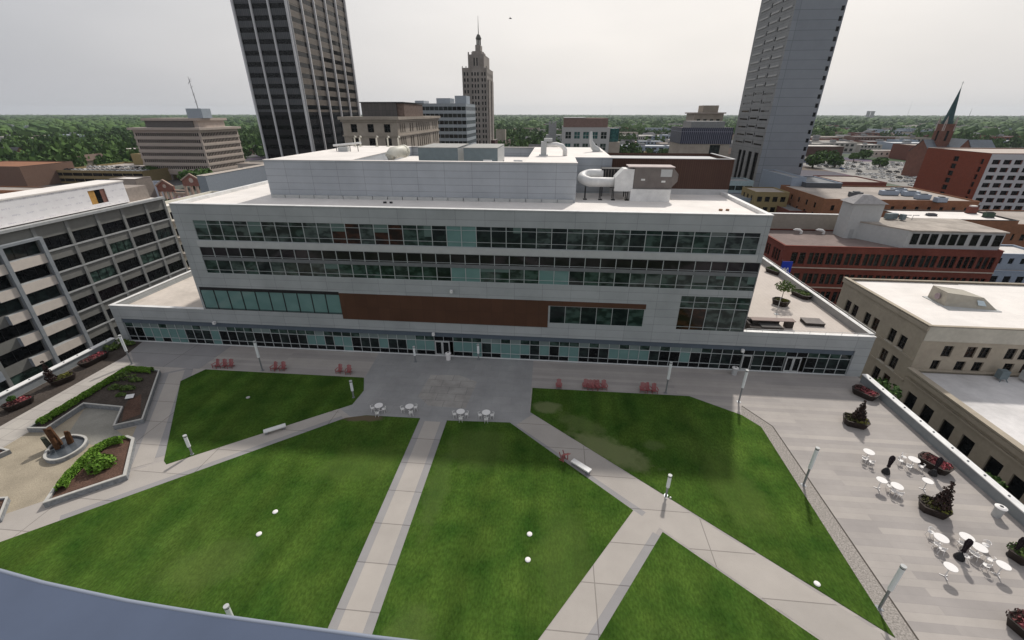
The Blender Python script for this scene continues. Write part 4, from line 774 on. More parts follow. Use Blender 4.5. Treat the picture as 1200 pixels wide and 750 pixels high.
lb('curb',M_sill,t,-2.7,4.2,-3.45,1.8,-.12,.1); b=MB(); b.quad((1.5,-2.63,.6),(2.5,-2.83,.55),(2.2,-2.42,1.2),(1.4,-2.26,1.25)); b.build('hatch',mat('pale_blue_panel',(.5,.58,.62),.4),t); b=MB(); b.tube([(-2.42,-.4,1.0),(-2.55,-.4,1.0)],.45,14); b.build('vent',mat('rose_vent',(.30,.24,.26),.7),t); b=MB(); b.beam((-2.2,1.6,2.2),(1.4,1.6,2.2),.1); b.build('rail',M_eq,t)
b=MB(); b.tube([(0,0,0),(0,0,.45)],.3,8); b.tube([(0,0,.45),(0,0,.6)],.45,8); tag(b.build('roof_vent',M_eq,loc=(57.5,47.5,-2.2)),'small grey mushroom vent on the pale lower wing roof','roof vent')
for x,y,lab in ((60.5,55.0,'blue folded chair like unit standing by the tan wall on the wing roof'),(63.5,55.0,'pale boxed unit by the tan wall on the wing roof')):
    t=thing('roof_unit',lab,'hvac unit',(x,y,-2.2)); lb('casing',M_bluegrey if x<62 else M_sill,t,-.5,.5,-.4,.4,.3,1.5); b=MB(); b.beam((-.5,-.6,0),(.4,.3,1.5),.09); b.beam((.5,-.6,0),(-.2,.3,1.4),.09); b.build('brace',M_bluegrey,t)
# ---- red brick / white grid block on the right edge
T=Bd('office_building','red brick block with white window grid front at the right edge',171.8,200)
block(T,171.8,232,200,233,G0,15.9,mat('orange_red_brick',(.24,.062,.035),.85,var=.1),M_be,S=(grid(58,14,2.9),[(13.6-2.95*k-1.75,13.6-2.95*k) for k in range(7)],G_black,M_dark,2,[],.12),
  Wd=([(2.2,3.6),(14.3,17)],[(13.6-2.95*k-2,13.6-2.95*k) for k in range(7)],G_black,None,1,[],.05),d=.5,par=.3,cope=M_be)
gw=MB(); gg=grid(58,14,2.9); rr=[(13.6-2.95*k-1.75,13.6-2.95*k) for k in range(7)]
zs=[15.7]+[v for r_ in rr for v in (r_[1],r_[0])]+[-7.2]
for a in range(0,len(zs),2): gw.box(171.85,231.9,199.75,199.996,zs[a+1],zs[a])
xs=[0]+[v for g_ in gg for v in g_]+[60]
for v0,v1 in rr:
    for a in range(0,len(xs),2): gw.box(171.85+xs[a],171.85+xs[a+1],199.752,199.996,v0+.001,v1-.001)
T.add('white_grid',mat('white_precast',(.52,.52,.53),.7,var=.04),gw)
# ---- church
M_cb=mat('church_brick',(.17,.075,.055),.9,var=.15,scale=.6); M_sl=mat('slate',(.13,.15,.175),.7,var=.1,scale=.6); M_cop=mat('green_copper',(.035,.08,.085),.6,var=.15,scale=.3)
T=Bd('church','dark red brick church with slate roofs and tall green copper steeple',250,330,'church')
block(T,249.8,256.6,332,339,G0,24,M_cb,M_cb,S=([(2.6,4.2)],[(2,7),(14,20)],G_black,None,1,[],.05),Wd=([(2.6,4.2)],[(14,20)],G_black,None,1,[],.05),par=.2,wname='steeple_base')
b=MB(); c=(253.2,335.5)
for a in range(8):
    t0,t1=a*math.pi/4+.39,(a+1)*math.pi/4+.39; R0=2.5
    b.quad((c[0]+R0*math.cos(t0),c[1]+R0*math.sin(t0),26),(c[0]+R0*math.cos(t1),c[1]+R0*math.sin(t1),26),(c[0]+.1,c[1],46))
T.add('spire',M_cop,b); b=MB()
for sx in (-1,1):
    for sy in (-1,1): b.tube([(c[0]+sx*2.9,c[1]+sy*2.9,20),(c[0]+sx*2.9,c[1]+sy*2.9,25),(c[0]+sx*2.9,c[1]+sy*2.9,29)],[.8,.7,.05],6)
T.add('pinnacle',mat('pale_pinnacle',(.42,.36,.33),.8),b); b=MB(); b.tube([(c[0],c[1],24),(c[0],c[1],26)],3.0,8); b.tube([(c[0],c[1],45.5),(c[0],c[1],48.5)],.09,5); b.beam((c[0]-.7,c[1],47.6),(c[0]+.7,c[1],47.6),.15); T.add('belfry',M_cop,b)
def gable(T,x0,x1,y0,y1,z0,ze,zr,axis,mw,mr,nm='nave'):
    b=MB(); b.cur=0
    if axis=='y':
        xm=(x0+x1)/2; b.quad((x0,y0,z0),(x1,y0,z0),(x1,y0,ze),(xm,y0,zr),(x0,y0,ze)); b.quad((x1,y1,z0),(x0,y1,z0),(x0,y1,ze),(xm,y1,zr),(x1,y1,ze)); b.quad((x0,y1,z0),(x0,y0,z0),(x0,y0,ze),(x0,y1,ze)); b.quad((x1,y0,z0),(x1,y1,z0),(x1,y1,ze),(x1,y0,ze))
        T.add(nm+'_wall',mw,b); b=MB(); b.quad((x0-.4,y0-.4,ze-.2),(xm,y0-.4,zr+.15),(xm,y1+.4,zr+.15),(x0-.4,y1+.4,ze-.2)); b.quad((xm,y0-.4,zr+.15),(x1+.4,y0-.4,ze-.2),(x1+.4,y1+.4,ze-.2),(xm,y1+.4,zr+.15))
    else:
        ym=(y0+y1)/2; b.quad((x0,y1,z0),(x0,y0,z0),(x0,y0,ze),(x0,ym,zr),(x0,y1,ze)); b.quad((x1,y0,z0),(x1,y1,z0),(x1,y1,ze),(x1,ym,zr),(x1,y0,ze)); b.quad((x0,y0,z0),(x1,y0,z0),(x1,y0,ze),(x0,y0,ze)); b.quad((x1,y1,z0),(x0,y1,z0),(x0,y1,ze),(x1,y1,ze))
        T.add(nm+'_wall',mw,b); b=MB(); b.quad((x0-.4,y0-.4,ze-.2),(x1+.4,y0-.4,ze-.2),(x1+.4,ym,zr+.15),(x0-.4,ym,zr+.15)); b.quad((x1+.4,y1+.4,ze-.2),(x0-.4,y1+.4,ze-.2),(x0-.4,ym,zr+.15),(x1+.4,ym,zr+.15))
    T.add(nm+'_roof',mr,b)
gable(T,254,264,322,345,G0,8,15.5,'y',M_cb,M_sl,'transept'); gable(T,244,285,328,346,G0,7,14.5,'x',M_cb,M_sl)
b=MB(); b.tube([(259,321.9,8.5),(259,321.95,8.5)],1.4,12); T.add('rose_window',G_dark,b)
# ---- simple mid-distance buildings: real blocks with roofs, copings and windows
M_or=mat('orange_brown_brick',(.26,.12,.065),.88,var=.12,var2=.1,scale2=.2); M_yb=mat('yellow_brick',(.28,.22,.11),.88,var=.1); M_dg=mat('dark_grey_cladding',(.085,.09,.10),.6,var=.08); M_gb=mat('blue_grey_cladding',(.30,.35,.42),.6,var=.05)
M_rr=mat('red_brick_wall',(.17,.06,.045),.88,var=.12); M_gr=mat('tan_gravel_roof',(.36,.32,.285),.95,var=.1,var2=.15,scale2=.1); M_grr=mat('grey_roof',(.22,.225,.23),.9,var=.1,var2=.15,scale2=.1); M_tea=mat('pale_teal_render',(.36,.45,.47),.7)
M_wr2=mat('weathered_white_roof',(.62,.59,.55),.9,var=.08,var2=.15,scale2=.08)
USED=[]
def pb(name,label,pxl,pxr,py,zr,depth,wall,roof,S=None,side=None,z0=G0,par=.3,cope=None,group=None,cat='building'):
    x0,y0=gp(pxl,py,zr); x1,_=yp(pxr,py,y0); Ln=x1-x0; B=Bd(name,label,x0,y0,cat,z0,group)
    sp=None
    if S: n,w,rows_,gl=S; sp=(grid(Ln,n,w),rows_,gl,None,1,[],.05)
    k={}
    if side: n,w,rows_,gl=side; k[('E' if x1<0 else 'Wd')]=(grid(depth,n,w),rows_,gl,None,1,[],.05)
    block(B,x0,x1,y0,y0+depth,z0,zr,wall,roof,S=sp,par=par,cope=cope,**k); USED.append((x0,x1,y0,y0+depth)); return B,x0,x1,y0
pb('yellow_brick_building','yellow brick building with dark windows beside the slab tower foot',886,926,225,1.5,14,M_yb,M_gr,(4,1.9,[(-2.2,-.2),(-6.3,-4.3)],G_black),(3,1.6,[(-2.2,-.2),(-6.3,-4.3)],G_black))
pb('teal_building','low pale teal building in front of the slab tower',853,884,212,2.0,12,M_tea,M_grr,(3,3.5,[(-2,0)],G_dark),cope=M_tea)
pb('blue_grey_building','low blue grey shop with flat vents behind the white roof corner',862,884,232,-1.5,14,M_gb,M_grr,(3,1.8,[(-5,-3.4)],G_dark))
B,x0,x1,y0=pb('theatre_building','pale blue grey and dark clad hall with blank walls below the slab tower',929,946,208,5.5,30,M_gb,M_grr)
pb('dark_clad_building','dark grey clad block with roof plant right of the pale blank wall',946,988,214,4.0,22,M_dg,M_grr,cope=M_gb)
pb('low_shop','low dark red shop with grey roof between the yellow and orange brick walls',925,968,247,-3.8,18,M_rr,M_grr,(5,1.5,[(-7,-5.2)],G_black))
B,xo0,xo1,yo=pb('brick_building','long orange brick building with gravel roof and rooftop air units',967,1150,233,2.4,34,M_or,M_gr,([12,1.2,[(-1.6,.3),(-5,-3.2)],G_black]),(5,1.3,[(-1.6,.3),(-5,-3.2)],G_black))
for i,(px,py,w,lab) in enumerate(((1052,231,3,'largest pale air unit on the orange brick roof'),(1063,228,2.4,'pale air unit behind the largest one on the orange brick roof'),(1078,232,2.6,'middle grey air unit on the orange brick roof'),(1093,236,2.2,'right grey air unit on the orange brick roof'),(1012,233,2,'pair of dark fans near the left end of the orange brick roof'),(1115,240,1.6,'small blue grey unit near the right end of the orange brick roof'))):
    x,y=gp(px,py,2.1); t=thing('rooftop_unit',lab,'hvac unit',(x,y+5,2.1),0,'air units on the orange brick roof'); mm=(M_gb,M_dg)[i in (4,)]; lb('casing',mm,t,-w,w,-1,1.2,.2,1.7); lb('fan_cowl',M_dg,t,-w*.5,w*.5,-.6,.6,1.7,2.0); lb('base_rail',M_dark,t,-w,w,-.8,.9,0,.2)
pb('white_roof_building','low orange brick building with bright white roof and dark roof clutter',1068,1196,256,0.2,15,M_or,M_white,cope=M_dark)
pb('brick_building','plain orange brick shed behind the bright white roof',1128,1260,254,.6,1,M_or,M_gr) if False else None
pb('brick_building','low orange brown brick range at the right edge below the white grid block',1155,1330,262,-1.0,24,M_or,M_gr,(12,1.4,[(-6,-4)],G_black))
pb('blue_grey_house','blue grey painted building with few windows at the far right below the white roof',1164,1230,297,-.6,9,M_gb,M_wr2,(4,1.1,[(-3,-1.6)],G_black))
pb('low_building','pale grey low building with tan terrace at the far right edge',1158,1260,317,-4.2,10,M_gb,M_gr,(6,1.6,[(-7,-5.4)],G_black))
for i,(px,py,lab) in enumerate(((1147,251,'dark brown chimney block at the middle of the bright white roof'),(1168,256,'dark green roof unit at the right of the bright white roof'),(1100,254,'low dark pipes on the left of the bright white roof'))):
    x,y=gp(px,py,.1); t=thing('roof_unit',lab,'hvac unit',(x,y+3,-.1)); lb('casing',[M_rr,mat('dark_green_unit',(.04,.07,.05),.7),M_dg][i],t,-1.3,1.3,-.7,.7,.15,[2.2,1.6,.7][i]); lb('base_rail',M_dark,t,-1.4,1.4,-.8,.8,0,.15); lb('cap',M_white if i==0 else M_dark,t,-.9,.9,-.5,.5,[2.2,1.6,.7][i],[2.6,1.8,.85][i])
pb('brick_building','dark red brick block with tan roof before the packed car park',985,1040,213,3.5,22,M_rr,M_gr,(7,1.4,[(-.5,1.5),(-5,-3)],G_black))
pb('brick_building','long brown brick apartment row beyond the car park',1001,1078,160,2.0,22,mat('brown_brick_row',(.17,.105,.085),.9,var=.2),M_grr,(20,1.6,[(-1.5,.3),(-5.5,-3.5)],G_black))
pb('hall_building','dark brick hall with pale pitched roof left of the church',1070,1106,170,4.0,26,M_rr,M_gr,(6,1.3,[(-4,1)],G_black))
pb('low_building','small white fronted building beyond the packed car park',1023,1066,176,-3,14,M_jc,M_wr2,(6,1.6,[(-7,-5)],G_black))
pb('low_building','dark brick store with bright flat roof right of the slab tower foot',944,990,171,.0,24,mat('dark_brown_brick',(.10,.055,.045),.9),M_wr2,cope=M_wr2)
pb('low_building','low tan building among trees right of the church',1150,1215,160,0,20,M_rr,M_grr)
pb('low_building','pale low school building far right among the trees',1065,1105,147,2,30,M_jc,M_wr2)
# centre
pb('brick_house','dark stone hall with grey gabled roof beside the art deco tower',592,616,177,2.0,14,mat('dark_brown_stone',(.12,.075,.055),.9,var=.2),M_grr,(5,1.2,[(-6,-2)],G_black))
T=Bd('gabled_hall','grey roofed hall with dark pointed gable left of the white teal windowed office',-3,330,'building')
gable(T,-20,12,345,360,G0,1,9,'x',mat('dark_brown_stone',(.12,.075,.055),.9),mat('grey_shingle',(.20,.195,.19),.9,var=.1)); gable(T,-6,2,339,352,G0,3,12,'y',mat('dark_brown_stone',(.12,.075,.055),.9),mat('grey_shingle',(.20,.195,.19),.9,var=.1),'gable')
pb('stone_annex','pale stone annex with rusty stains at the foot of the art deco tower',581,592,152,14,10,M_cs,M_be)
pb('dark_brick_block','low dark maroon roofed block in front of the art deco tower',530,580,164,13,16,mat('maroon_brick',(.075,.03,.03),.85),M_gr,cope=M_wp)
pb('cream_chimney_building','pale grey building with a castellated chimney left of the teal windowed office',640,664,158,9,16,mat('pale_grey_stone',(.36,.37,.37),.8),M_wr2,(3,1.6,[(3,5)],G_dark))
T=Bd('chimney_block','pale castellated chimney stack left of the pink brick roof storey',0,262,'chimney'); x0,_=yp(643,150,262)
T.box('stack',mat('pale_grey_stone',(.36,.37,.37),.8),x0,x0+4.2,262,265,G0,24.5)
for k in range(3): T.box('merlon',mat('pale_grey_stone',(.36,.37,.37),.8),x0+k*1.5,x0+k*1.5+1.1,262.1,264.9,24.5,26)
for i,(l,r,y,zr,dp,mw,mr,lab) in enumerate(((728,772,166,-3,18,M_rr,M_wr2,'low pale roofed building with red wall right of the teal windowed office'),(759,785,150,4,30,M_gb,M_grr,'wide blue grey roofed hall among the distant roofs'),(735,758,178,-4,10,M_yb,M_wr2,'flat cream topped low building by the green trees'),(722,748,155,2,22,M_cs,M_gr,'tan low rise right behind the teal windowed office'),(787,800,163,-2,18,M_cs,M_wr2,'narrow pale building left of the dark striped block'),(770,796,181,-4,12,M_cs,M_grr,'grey roofed low building below the striped block'),(744,756,145,3,18,M_wp,M_wr2,'tiny white roof beyond the tan low rise'),(612,632,150,3,16,M_cs,M_grr,'grey roofed house row behind the gabled hall'),(633,641,152,3,12,M_wp,M_wr2,'small white house left of the castellated chimney'))):
    pb('low_building',lab,l,r,y,zr,dp,mw,mr,(5,1.8,[(zr-3,zr-1.4)],G_dark))
# left
pb('brick_building','brown brick hall with blank walls at the far left edge',-60,22,195,2.5,30,mat('brown_blank_brick',(.19,.12,.09),.9,var=.08),M_or)
pb('warehouse','long low warehouse with bright white roof at the far left',20,92,184,-2.5,22,M_wp,M_white)
B,gx0,gx1,gy=pb('parking_garage','tan concrete parking garage with open decks behind the left office',60,166,200,-1.5,50,M_yb,M_gr,(9,6.4,[(-4.6,-2.8),(-8,-6.2)],G_black),par=.9)
pb('garage_stair','olive box stair tower on the parking garage',153,168,181,4.5,8,M_yb,M_gr)
pb('low_building','small dark red building left of the beige office foot',143,163,175,1,12,mat('dark_brown_brick',(.1,.055,.045),.9),M_white,cope=M_white)
pb('low_building','broad pale grey roof with blue roof units behind the wrapped storey',-120,95,232,0,26,M_or,M_wr2)
pb('low_building','brick shed with cream roof at the far left behind the grey office',-100,30,222,1,10,M_or,M_gr)
pb('low_building','white roofed hall right of the broad pale roof',62,138,220,1.5,22,M_gb,M_white)
pb('tan_building','small tan rendered block beside the wrapped storey',128,158,210,5,8,mat('tan_render',(.30,.26,.23),.85),M_white)
T=Bd('connected_building','long blank blue grey wall block left of the main penthouse',-109.5,129.8)
x0,y0=-100,150; block(T,-109.5,-106.7,129.8,189,G0,12.6,mat('blue_grey_render',(.27,.30,.34),.8,var=.05),M_wr2,par=.3,cope=M_jc)
pb('low_building','tan low range between the beige office and the black tower',278,313,192,1.5,12,M_be,M_gr,(5,2.2,[(-3,-.5)],G_black))
# pink gabled pavilion with round gable ornaments
gx,gyy=gp(205,232,-4); M_pk=mat('pink_brick',(.30,.14,.11),.85,var=.15); M_ps=mat('pink_stone',(.50,.38,.31),.8)
T=Bd('gabled_pavilion','pink brick pavilion of open arches with round gable ornaments',gx,gyy,'pavilion')
for gx_,gy_,w,zt,o in ((gx-9,gyy+2,8,3.2,.8),(gx+5,gyy+1,9,6.0,1.0)):
    b=MB(); ped=[(gx_,gy_,zt-5),(gx_+w,gy_,zt-5),(gx_+w,gy_,zt-2.6),(gx_+w/2,gy_,zt),(gx_,gy_,zt-2.6)]
    b.quad(*ped); b.quad(*[(x,y+.8,z) for x,y,z in ped[::-1]])
    for i in range(5): p,q=ped[i],ped[(i+1)%5]; b.quad((p[0],p[1]+.8,p[2]),(q[0],q[1]+.8,q[2]),q,p)
    T.add('gable',M_pk,b)
    b=MB()
    for k in range(4): b.box(gx_+k*(w-.8)/3,gx_+k*(w-.8)/3+.8,gy_-.1,gy_+.9,G0,zt-5)
    b.beam((gx_-.2,gy_-.1,zt-2.6),(gx_+w/2,gy_-.1,zt+.1),.5); b.beam((gx_+w+.2,gy_-.1,zt-2.6),(gx_+w/2,gy_-.1,zt+.1),.5); T.add('pillar',M_ps,b)
    b=MB(); b.tube([(gx_+w/2,gy_-.05,zt-2.6),(gx_+w/2,gy_-.15,zt-2.6)],o,14); T.add('roundel',mat('pale_roundel',(.62,.52,.46),.7),b)
b=MB(); b.box(gx-2,gx+5,gyy+2,gyy+3,-3.4,-2.2); b.box(gx-2,gx+5,gyy+2,gyy+3,-1.4,-1.0)
for k in range(3): b.box(gx-1.5+k*2.6,gx-.8+k*2.6,gyy+2,gyy+2.8,G0,-3.4)
T.add('link_beam',M_ps,b)
# ============================================================ GREENERY
def set_tint(me,arr):
    a=me.attributes.new('tint','FLOAT','FACE'); a.data.foreach_set('value',np.asarray(arr,np.float32))
def leaf_cloud(centres,radii,n,size,seed=0,flat=.9,jitter=.22):
    """n leaf-clump quads spread through lobes -> verts (n*4,3)"""
    r=np.random.default_rng(seed); centres=np.array(centres,float); radii=np.array(radii,float)
    w=radii**2; k=r.choice(len(centres),n,p=w/w.sum()); d=r.normal(size=(n,3)); d/=np.linalg.norm(d,axis=1)[:,None]
    rad=radii[k]*(1-np.abs(r.normal(0,jitter,n))).clip(.25,1.1); p=centres[k]+d*rad[:,None]*np.array([1,1,flat])
    nrm=d+r.normal(0,.55,(n,3)); nrm/=np.linalg.norm(nrm,axis=1)[:,None]
    a=np.cross(nrm,r.normal(size=(n,3))); a/=np.linalg.norm(a,axis=1)[:,None]; c=np.cross(nrm,a)
    s=size*(.6+.8*r.random(n))[:,None]
    V=np.stack([p-a*s-c*s*.7,p+a*s-c*s*.8,p+a*s*.9+c*s*.7,p-a*s*.8+c*s],1).reshape(-1,3); return V
def mesh_np(name,V,nv,m,tint=None):
    nf=len(V)//nv; me=bpy.data.meshes.new(name); me.vertices.add(len(V)); me.vertices.foreach_set('co',V.astype(np.float32).ravel())
    me.loops.add(nf*nv); me.loops.foreach_set('vertex_index',np.arange(nf*nv,dtype=np.int32)); me.polygons.add(nf)
    me.polygons.foreach_set('loop_start',np.arange(0,nf*nv,nv,dtype=np.int32)); me.materials.append(m); me.update(calc_edges=True)
    if tint is not None: set_tint(me,tint)
    return me
M_leaf=tinted('tree_leaves',(.022,.060,.015),(.082,.150,.034)); M_leafd=tinted('dark_red_conifer_leaves',(.022,.016,.014),(.060,.035,.030)); M_hedge=tinted('bright_hedge_leaves',(.09,.19,.022),(.19,.33,.045))
M_bark=mat('bark',(.10,.08,.065),.9,var=.2,scale=4); M_peren=tinted('olive_green_leaves',(.06,.10,.03),(.14,.20,.05))
def tree(label,x,y,z,h,r,mleaf=None,n=700,group=None,name='tree',seed=0,leaf=.32,cat='tree'):
    t=thing(name,label,cat,(x,y,z),0,group); g=random.Random(seed)
    b=MB(); th=h*.45; b.tube([(0,0,-.1),(.03,0,th*.5),(0,.05,th),(0,0,h*.8)],[r*.10+.05,r*.08+.04,r*.06+.03,.03],7)
    lob=[]; rad=[]
    for k in range(6):
        a=k*1.05+g.random(); q=r*(.35+.25*g.random()); zc=h*(.5+.3*g.random()); b.tube([(0,0,th*.8),(q*.5*math.cos(a),q*.5*math.sin(a),zc*.85),(q*math.cos(a),q*math.sin(a),zc)],[r*.05+.03,r*.035+.02,.02],5)
        lob.append((q*math.cos(a),q*math.sin(a),zc)); rad.append(r*(.42+.2*g.random()))
    lob.append((0,0,h*.82)); rad.append(r*.5)
    b.build('trunk',M_bark,t)
    V=leaf_cloud(lob,rad,n,leaf,seed); tt=(.5+np.random.default_rng(seed).normal(0,.28,n)).clip(0,1)
    link('crown',mesh_np('crown',V,4,mleaf or M_leaf,tt),t); return t
def hedge(label,path,z0,h,w,mleaf,dens=60,size=.13,name='hedge',cat='hedge',seed=3):
    r=np.random.default_rng(seed); P=[]
    for (a,b_) in zip(path[:-1],path[1:]):
        a=np.array(a);b_=np.array(b_);Ln=np.linalg.norm(b_-a); n=int(dens*Ln); t=r.random(n); d=(b_-a)/Ln; nn=np.array([-d[1],d[0]])
        th=r.random(n)*math.pi; rr=.85+.25*r.random(n); bump=1+.05*np.sin(t*Ln*4.0)+.035*r.normal(size=n)
        off=np.cos(th)*w/2*rr*bump; zz=z0+np.sin(th)**.6*h*rr*bump; q=a+t[:,None]*(b_-a)+nn*off[:,None]; P.append(np.column_stack([q,zz]))
    P=np.concatenate(P); n=len(P); nrm=r.normal(size=(n,3))+np.array([0,0,.8]); nrm/=np.linalg.norm(nrm,axis=1)[:,None]; a=np.cross(nrm,r.normal(size=(n,3))); a/=np.linalg.norm(a,axis=1)[:,None]; c=np.cross(nrm,a); s=size*(.6+.8*r.random(n))[:,None]
    V=np.stack([P-a*s-c*s,P+a*s-c*s,P+a*s+c*s,P-a*s+c*s],1).reshape(-1,3)
    return tag(link(name,mesh_np(name,V,4,mleaf,r.random(n))),label,cat)
# ---- the far wood: individual crowns merged because nobody could count them
def forest():
    r=np.random.default_rng(11)
    ico=[]; ph=(1+5**.5)/2; vs=np.array([(-1,ph,0),(1,ph,0),(-1,-ph,0),(1,-ph,0),(0,-1,ph),(0,1,ph),(0,-1,-ph),(0,1,-ph),(ph,0,-1),(ph,0,1),(-ph,0,-1),(-ph,0,1)])/math.sqrt(1+ph*ph)
    F_=np.array([(0,11,5),(0,5,1),(0,1,7),(0,7,10),(0,10,11),(1,5,9),(5,11,4),(11,10,2),(10,7,6),(7,1,8),(3,9,4),(3,4,2),(3,2,6),(3,6,8),(3,8,9),(4,9,5),(2,4,11),(6,2,10),(8,6,7),(9,8,1)])
    def sample(d0,d1,n):
        d=np.sqrt(r.random(n)*(d1*d1-d0*d0)+d0*d0); a=np.radians(-5.4)+(r.random(n)-.5)*R(112); return d*np.sin(a),d*np.cos(a),d
    def noise(x,y):
        return np.sin(x*.011+1.3)*np.cos(y*.009+.4)+.7*np.sin(x*.027+y*.019)+.5*np.cos(x*.05-y*.043+2)
    def ok(x,y,d):
        m=np.ones(len(x),bool)
        for (x0,x1,y0,y1) in USED+[(-262,-215,265,308),(-64,-44,315,355),(0,32,225,265),(60,90,235,265),(82,101,298,320),(242,290,318,350),(205,330,280,445),(90,108,0,520),(-22,14,335,362)]: m&=~((x>x0-5)&(x<x1+5)&(y>y0-6)&(y<y1+6))
        lot=noise(x,y)
        m&=np.where(x<-60,(d>430)&(lot>-1.35),np.where(x<100,(d>395)&(lot>-.35),(d>440)&(lot>np.where(d<900,.55,-.35))))
        return m
    out=[]
    # near belt: leafy crowns
    x,y,d=sample(380,1050,9500); k=ok(x,y,d); x,y,d=x[k],y[k],d[k]
    tmpl=[]
    for s in range(6):
        g=random.Random(s); lob=[(math.cos(a)*.45,math.sin(a)*.45,.45+.35*g.random()) for a in (0,1.3,2.6,3.9,5.2)]+[(0,0,.95)]
        tmpl.append(leaf_cloud(lob,[.5]*6,46,.17,s).reshape(-1,4,3))
    V=[];Tn=[]
    rad=3.2+5.2*r.random(len(x))**1.4; hh=rad*(1.15+.5*r.random(len(x))); base=r.normal(.5,.2,len(x))+.16*np.sin(x*.013+y*.02)
    idx=r.integers(0,6,len(x)); th=r.random(len(x))*6.28
    for i in range(6):
        s=idx==i; T_=tmpl[i]; c,sn=np.cos(th[s]),np.sin(th[s]); X=T_[None,:,:,0]*c[:,None,None]-T_[None,:,:,1]*sn[:,None,None]; Y=T_[None,:,:,0]*sn[:,None,None]+T_[None,:,:,1]*c[:,None,None]
        q=np.stack([X*rad[s][:,None,None]+x[s][:,None,None],Y*rad[s][:,None,None]+y[s][:,None,None],T_[None,:,:,2]*hh[s][:,None,None]+G0+1.5+0*X],-1)
        V.append(q.reshape(-1,3)); Tn.append((base[s][:,None]+r.normal(0,.22,(s.sum(),T_.shape[0]))).ravel())
    tag(link('woodland',mesh_np('woodland',np.concatenate(V),4,M_leaf,np.concatenate(Tn).clip(0,1))),'dense green tree canopy spreading behind the city buildings to the middle distance','woodland',kind='stuff')
    # far belts
    def belt(x,y,rad,hh,tn,lab):
        n=len(x); v=vs[F_]  # 20,3,3
        jit=1+r.normal(0,.16,(n,20,3,1))*0; per=(1+r.normal(0,.2,(n,12,1)))[:,F_,:]
        q=v[None]*per; q=q*np.stack([rad,rad,hh],-1)[:,None,None,:]; q=q+np.stack([x,y,np.full(n,G0)+hh*.55],-1)[:,None,None,:]
        tag(link('woodland',mesh_np('woodland',q.reshape(-1,3),3,M_leaf,np.repeat(tn,20).clip(0,1))),lab,'woodland',kind='stuff')
    x,y,d=sample(1000,3000,17000); k=ok(x,y,d); x,y=x[k],y[k]; n=len(x); rad=6+6*r.random(n); belt(x,y,rad,rad*(.9+.3*r.random(n)),r.normal(.42,.3,n)+.2*np.sin(x*.004+y*.006),'far flat tree canopy running towards the horizon')
    x,y,d=sample(2900,8600,16000); n=len(x); rad=14+14*r.random(n); belt(x,y,rad,8+7*r.random(n),r.normal(.35,.2,n),'bluish tree line right at the horizon')
# ---- scattered low buildings of the spread-out city
LBP=[]
def lowrise():
    types=[('pale low building with flat white roof in the spread of the far city',mat('pale_low_wall',(.42,.40,.37),.85),M_wr2),('red brick low building with grey flat roof in the spread of the far city',M_rr,M_grr),('tan low building with gravel roof in the spread of the far city',M_cs,M_gr),('grey low shed with pale metal roof in the spread of the far city',M_gb,mat('pale_metal_roof',(.48,.50,.52),.5,var=.1))]
    protos=[]
    for lab,mw,mr in types:
        t=thing('low_building',lab,'building',(0,0,G0),0,'low buildings of the far city'); b=MB(); facade(b,'S',-10,-7,20,0,6,[(1+3.1*i,2.9+3.1*i,3.6,5) for i in range(6)]+[(1+3.1*i,2.9+3.1*i,.6,2.4) for i in range(6)],.2); facade(b,'W',-10,-7,14,0,6,[],.1); facade(b,'E',10,-7,14,0,6,[],.1); b.quad((10,7,0),(-10,7,0),(-10,7,6),(10,7,6)); b.build('wall',mw,t)
        b=MB(); b.quad((-9.9,-6.9,5.7),(9.9,-6.9,5.7),(9.9,6.9,5.7),(-9.9,6.9,5.7)); b.build('roof',mr,t)
        b=MB(); b.box(-2,1,0,2,5.75,7.2); b.build('roof_unit',M_grr,t)
        b=MB(); b.quad((-9.7,-6.85,.5),(9.7,-6.85,.5),(9.7,-6.85,5.2),(-9.7,-6.85,5.2)); b.build('window_strip',G_dark,t); protos.append(t)
    n=0; r=np.random.default_rng(5); first=[True]*4; occ=[]
    zones=[(722,800,144,182,30),(945,1062,141,180,34),(1062,1200,143,172,40),(590,660,145,165,8),(0,150,150,172,8),(425,560,143,165,6)]
    for (a,c,y0,y1,k) in zones:
        tries=0; m=0
        while m<k and tries<400:
            tries+=1; x,y=gp(a+(c-a)*r.random(),y0+(y1-y0)*r.random()**.7,G0); sc=1.1+1.1*r.random()
            if any(x0-14<x<x1+14 and q0-14<y<q1+14 for (x0,x1,q0,q1) in USED+[(205,330,280,445),(242,290,318,350),(-262,-215,265,308),(-64,-44,315,355),(0,32,225,265),(60,90,235,265),(82,101,298,320),(-22,14,335,362),(104,130,245,296)]) or any(abs(x-u)<30 and abs(y-v)<26 for u,v in occ): continue
            occ.append((x,y)); q=int(r.integers(4)); o=protos[q] if first[q] else copy_tree(protos[q]); first[q]=False; o.location=(x,y,G0); o.scale=(sc*(.8+.8*r.random()),sc,1.1+.9*r.random()); m+=1
    for x,y in occ: USED.append((x-20,x+20,y-34,y+10)); LBP.append((x,y))
lowrise()
forest()
